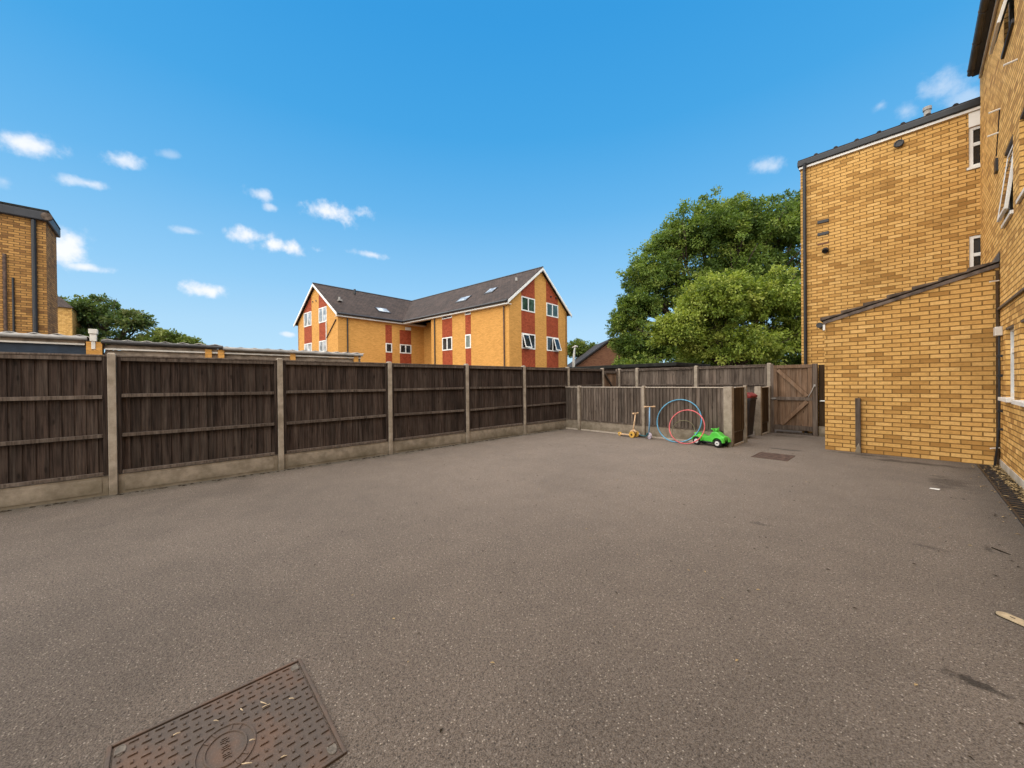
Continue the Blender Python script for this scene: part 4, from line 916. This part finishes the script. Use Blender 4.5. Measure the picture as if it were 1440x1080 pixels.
# ------------------------------------------------------------------ manhole covers
def manhole():
    x0, x1, y0, y1 = -2.104, -1.478, -.160, .472
    t = thing('manhole_cover', 'large rusty diamond-pattern manhole cover set in the foreground asphalt', 'manhole cover', ((x0+x1)/2, (y0+y1)/2, 0))
    b = MB(); b.box(x0-.018, x1+.018, y0-.018, y0-.004, -.02, .010); b.box(x0-.018, x1+.018, y1+.004, y1+.018, -.02, .010)
    b.box(x0-.018, x0-.004, y0-.004, y1+.004, -.02, .010); b.box(x1+.004, x1+.018, y0-.004, y1+.004, -.02, .010); b.build('surround', 'iron', t, bevel=.003)
    b = MB(); b.box(x0, x1, y0, y1, -.02, .005); pl = b.build('plate', 'iron', t, bevel=.004)
    cx, cy = -1.796, .156; rx, ry = .098, .098*.82
    b = MB(); px = .0365; i = 0
    def inside_oval(x, y): return ((x-cx)/.125)**2+((y-cy)/.100)**2 < 1
    ny = int((y1-y0)/px); nx = int((x1-x0)/px)
    for iy in range(ny):
        for ix in range(nx):
            x = x0+(ix+.5)*(x1-x0)/nx; y = y0+(iy+.5)*(y1-y0)/ny
            if inside_oval(x, y): continue
            if any(abs(x-ex) < .055 and abs(y-ey) < .035 for ex in (x0, x1) for ey in (y0, y1)): continue
            L, w = .0155, .0042
            if (ix+iy) % 2: hx, hy = w, L
            else: hx, hy = L*.62, w*1.1
            z0, z1 = .004, .0105
            b.add([(x-hx, y-hy, z0), (x+hx, y-hy, z0), (x+hx, y+hy, z0), (x-hx, y+hy, z0), (x-hx*.75, y-hy*.75, z1), (x+hx*.75, y-hy*.75, z1), (x+hx*.75, y+hy*.75, z1), (x-hx*.75, y+hy*.75, z1)],
                  [(0, 1, 5, 4), (1, 2, 6, 5), (2, 3, 7, 6), (3, 0, 4, 7), (4, 5, 6, 7)])
    tr = b.build('tread_pattern', 'iron', t)
    b = MB()
    for k in (1., .70): b.tube([(cx+.118*k*math.cos(a), cy+.092*k*math.sin(a), .006) for a in [j*2*math.pi/40 for j in range(40)]], .0042, 6, True)
    for a in (.35, .75, 2.4, 2.8, 3.5, 3.9, 5.5, 5.9):
        b.beam((cx+.088*math.cos(a), cy+.068*math.sin(a), .006), (cx+.112*math.cos(a), cy+.087*math.sin(a), .006), .006, .005)
    b.build('oval_badge', 'iron', t)
    # worn, unreadable raised lettering across the badge
    b = MB(); rr = random.Random(3)
    for j in range(6):
        x = cx-.050+j*.020; hh = .013
        b.box(x-.0065, x-.0030, cy-hh, cy+hh, .004, .0085)
        if j % 2 == 0: b.box(x+.0030, x+.0065, cy-hh, cy+hh, .004, .0085)
        for yy in rr.sample((-hh+.002, 0, hh-.002), 2): b.box(x-.0030, x+.0030, cy+yy-.002, cy+yy+.002, .004, .0082)
    b.build('lettering', 'iron', t)
    for ex, ey in ((x0+.036, y1-.020), (x1-.036, y1-.020), (x0+.036, y0+.020), (x1-.036, y0+.020)):
        b = MB(); b.tube([(ex+.026*math.cos(a), ey+.014*math.sin(a), .006) for a in [j*2*math.pi/20 for j in range(20)]], .003, 6, True); b.prism([(ex+.028*math.cos(a), ey+.016*math.sin(a), .004) for a in [j*2*math.pi/20 for j in range(20)]], (0, 0, .0035)); b.box(ex-.012, ex+.012, ey-.004, ey+.004, .004, .0082); b.build('key_plate', 'key_iron', t)
    rr = random.Random(8); b = MB()
manhole()
def twig(name, label, x, y, L, a, mat='straw', z=.012, r=.0022, cat='twig', group=None):
    b = MB(); dx, dy = math.cos(a)*L/2, math.sin(a)*L/2
    b.tube([(x-dx, y-dy, z), (x+dy*.12, y-dx*.12, z+.003), (x+dx, y+dy, z+.001)], [r*.8, r, r*.5], 6)
    tag(b.build(name, mat), label, cat, group)
TW = [(-1.93, .30, .035, .5), (-1.905, .305, .030, 1.4), (-1.87, .395, .022, .8), (-1.955, .225, .020, .3), (-1.965, .14, .022, .7), (-1.76, .235, .020, 1.0), (-1.665, .205, .036, .9), (-1.60, .31, .02, 1.2), (-1.70, .05, .03, .4), (-2.0, .02, .022, 1.3)]
for (x, y, L, a) in TW: twig('dry_twig', 'tiny pale dry twig lying on the large manhole cover', x, y, L, a, group='dry twigs on the manhole cover')
mh = thing('manhole_cover', 'small flat rusty manhole cover lying in front of the outhouse and gate', 'manhole cover', (-1.70, 8.05, 0))
b = MB(); b.box(-1.945, -1.465, 7.77, 8.345, -.02, .006); b.build('plate', 'rust_iron', mh, bevel=.003)
b = MB(); b.box(-1.975, -1.948, 7.74, 8.375, -.02, .008); b.box(-1.462, -1.435, 7.74, 8.375, -.02, .008); b.box(-1.948, -1.462, 7.74, 7.767, -.02, .008); b.box(-1.948, -1.462, 8.348, 8.375, -.02, .008); b.build('surround', 'rust_iron', mh, bevel=.003)
b = MB()
b.box(-1.92, -1.49, 7.80, 8.315, .0055, .0075)
for k in range(6): b.box(-1.92, -1.49, 7.81+k*.085, 7.84+k*.085, .0072, .011)
b.build('tread_pattern', 'rust_iron', mh)
# pale oval access cover at the right edge
def cap_cover():
    t = thing('access_cover', 'small pale oval cover set flush in the asphalt at the right edge', 'access cover', (.45, 3.50, 0))
    c0, c1, hw = V((.375, 3.575, 0)), V((.56, 3.44, 0)), .036
    dd = (c1-c0).normalized(); sd_ = V((-dd.y, dd.x, 0))
    def outline(k):
        return [c0 + (sd_*math.cos(th) - dd*math.sin(th))*hw*k for th in [i*math.pi/12 for i in range(13)]] + [c1 + (-sd_*math.cos(th) + dd*math.sin(th))*hw*k for th in [i*math.pi/12 for i in range(13)]]
    b = MB(); b.prism(outline(1.10), (0, 0, .005)); b.build('surround', 'soil', t)
    b = MB(); b.prism(outline(1.0), (0, 0, .011)); b.build('plate', 'cover', t, bevel=.003)
    b = MB(); q = c0+dd*.028; b.beam(q-dd*.010+V((0, 0, .0112)), q+dd*.010+V((0, 0, .0112)), .006, .003); b.build('key_slot', 'soil', t)
cap_cover()
twig('dark_twig', 'crooked dark twig lying on the asphalt near the right edge', .49, 4.88, .13, -.9, 'soil', .006, .005)
# bits of litter
b = MB(); b.add([(.155, 7.02, .006), (.235, 6.98, .010), (.25, 7.03, .016), (.17, 7.06, .008)], [(0, 1, 2, 3)]); tag(b.build('paper_scrap', 'paper'), 'white scrap of paper on the asphalt in front of the outhouse', 'litter')
rr = random.Random(12)
b = MB()
for k in range(420):
    x, y = rr.uniform(-6.6, .7), rr.uniform(.4, 8.8)
    if x < -4.5 and y < 2: continue
    L = rr.uniform(.004, .012)*(1+.08*y); a = rr.uniform(0, 6.28); dx, dy = math.cos(a)*L, math.sin(a)*L
    b.add([(x-dx, y-dy, .004), (x+dy*.5, y-dx*.5, .008), (x+dx, y+dy, .006), (x-dy*.5, y+dx*.5, .009)], [(0, 1, 2, 3)], rr.random(), 0 if rr.random() < .25 else 1)
tag(b.build('grit', ['litter', 'soil']), 'scattered grit and tiny leaf crumbs across the asphalt', 'grit', kind='stuff')
# moss and soil along the fence foot
b = MB()
for k in range(260):
    y = rr.uniform(-3, 8.6); x = FX+.03+abs(rr.gauss(0, .025)); r_ = rr.uniform(.008, .03)
    b.add([(x-r_, y-r_, 0), (x+r_, y-r_*.6, 0), (x+r_*.7, y+r_, 0), (x-r_, y+r_*.8, 0), (x, y, r_*.5)], [(0, 1, 4), (1, 2, 4), (2, 3, 4), (3, 0, 4)], rr.random())
tag(b.build('soil_crumbs', 'soil'), 'dark soil and moss crumbs along the foot of the long dark fence', 'soil', kind='stuff')

# ------------------------------------------------------------------ toys
def ride_on():
    t = thing('ride_on_car', 'bright green plastic ride-on quad toy parked beside the pale post', 'toy car')
    b = MB()
    prof = [(-.30, .20), (-.33, .245), (-.28, .262), (-.16, .215), (-.06, .195), (.02, .225), (.07, .30), (.14, .325), (.20, .30), (.27, .235), (.33, .225), (.335, .16), (.30, .12), (.10, .085), (-.12, .085), (-.22, .13)]
    b.prism([(x, -.085, z) for x, z in prof], (0, .17, 0)); b.build('body', 'green', t, smooth=False, bevel=.022, seg=3)
    for sx, r in ((.225, .125), (-.225, .115)):
        for sy in (-1, 1):
            f = MB(); A = []
            for k in range(9):
                th = math.pi*(.04+.92*k/8); A.append((sx+math.cos(th)*r, sy*.115-.045, .09+math.sin(th)*r*1.06))
            for k in range(9):
                th = math.pi*(.96-.92*k/8); A.append((sx+math.cos(th)*(r-.022), sy*.115-.045, .09+math.sin(th)*(r-.022)*1.06))
            f.prism(A, (0, .09, 0)); f.build('mudguard', 'green', t, bevel=.006)
            w = MB(); w.cyl((sx, sy*.095, .088), (sx, sy*.155, .088), .086, 24); wh = w.build('wheel', 'tyre', t, bevel=.018, seg=3)
            h = MB(); h.cyl((sx, sy*.150, .088), (sx, sy*.160, .088), .047, 20); h.build('hub', 'hub', wh, bevel=.004)
            h = MB(); h.cyl((sx, sy*.158, .088), (sx, sy*.163, .088), .014, 12); h.build('axle_cap', 'black', wh)
    b = MB(); b.box(.075, .165, -.05, .05, .32, .375); b.build('steering_column', 'green', t, bevel=.014, seg=3)
    b = MB(); b.tube([(.10, -.14, .375), (.12, -.06, .362), (.12, .06, .362), (.10, .14, .375)], .014, 10); b.build('handlebar', 'green', t, smooth=True)
    b = MB(); b.box(-.28, -.05, -.09, .09, .208, .226); 
    b = MB(); b.box(-.20, .16, -.10, .10, .065, .10); b.build('chassis', 'black', t, bevel=.01)
    return t
car = ride_on(); car.location = (-2.915, 8.50, 0); car.rotation_euler = (0, 0, math.radians(-11)); car.scale = (1.0,)*3
def scooter(name, label, hgt, L, mats, wr, bw, two_front):
    """runs along +x, front at x=0"""
    stem_m, deck_m, wheel_m, bar_m = mats
    t = thing(name, label, 'scooter')
    b = MB(); b.prism([(-L, -.05, wr*.72), (-.14, -.05, wr*.72), (-.09, -.05, wr*.9), (-.05, -.05, wr*1.9), (-.02, -.05, wr*2.0), (.0, -.05, wr*1.7), (-.08, -.05, wr*.62), (-L, -.05, wr*.45)], (0, .10, 0)); b.build('deck', deck_m, t, bevel=.008)
    b = MB(); b.tube([(-.03, 0, wr*1.6), (0.0, 0, hgt*.5), (.05 if two_front else .01, 0, hgt)], [.017, .016, .014], 12); b.build('stem', stem_m, t, smooth=True)
    b = MB(); hx = .05 if two_front else .01; b.tube([(hx, -bw, hgt), (hx, bw, hgt)], .014, 10)
    hb = b.build('handlebar', bar_m, t)
    for s_ in (-1, 1):
        b = MB(); b.cyl((hx, s_*bw*.6, hgt), (hx, s_*bw*1.05, hgt), .020, 12); b.build('grip', bar_m, hb, bevel=.005)
    for x, ys, rad in ((0, (-.085, .085) if two_front else (0,), wr), (-L-.02, (0,), wr*.62)):
        for y in ys:
            w = MB(); w.cyl((x, y-.018, rad), (x, y+.018, rad), rad, 22); wh = w.build('wheel', wheel_m, t, bevel=.006)
            w = MB(); w.cyl((x, y-.021, rad), (x, y+.021, rad), rad*.32, 14); w.build('hub', 'tyre' if two_front else 'hub', wh)
    if two_front:
        w = MB(); w.cyl((0, -.07, wr), (0, .07, wr), .012, 8); w.build('axle', deck_m, t)
        w = MB(); w.tube([(-.11, 0, wr*1.1), (-.07, 0, wr*2.0), (0, 0, wr*2.25), (.07, 0, wr*1.7)], .024, 10); w.build('mudguard', deck_m, t, smooth=True)
    return t
s1 = scooter('kick_scooter', 'small cream and yellow three-wheeled child scooter leaning near the low fence', .60, .40, ('cream', 'cream', 'yellow', 'cream'), .080, .105, True)
s1.location = (-4.66, 8.45, 0); s1.rotation_euler = (0, 0, math.radians(-6))
s2 = scooter('kick_scooter', 'taller blue child scooter with lilac wheel beside the blue hoop', .775, .42, ('skyblue', 'teal', 'lilac', 'cream'), .078, .145, False)
s2.location = (-4.26, 8.46, 0); s2.rotation_euler = (0, 0, math.radians(-28))
def hoop(name, label, cx, R_, r, y0, mat, top_y, rz=0.):
    t = MB(); th = math.asin(min(.95, (top_y-y0)/(2*R_)))
    pts = []
    for k in range(72):
        a = k*2*math.pi/72; h = R_*(1+math.sin(a)); x = R_*math.cos(a)
        pts.append((cx+x*math.cos(rz), y0+h*math.sin(th)+x*math.sin(rz), r+h*math.cos(th)))
    t.tube(pts, r, 10, True); return tag(t.build(name, mat, smooth=True), label, 'hoop')
hoop('hula_hoop', 'large blue hula hoop leaning on the low grey fence', -3.605, .495, .013, 8.38, 'hoop_blue', 8.685)
hoop('hula_hoop', 'smaller red hula hoop leaning in front of the blue hoop', -3.385, .378, .012, 8.31, 'hoop_red', 8.54)
hoop('hula_hoop', 'thin olive hoop low down behind the red hoop', -3.52, .25, .008, 8.50, 'hoop_green', 8.66)
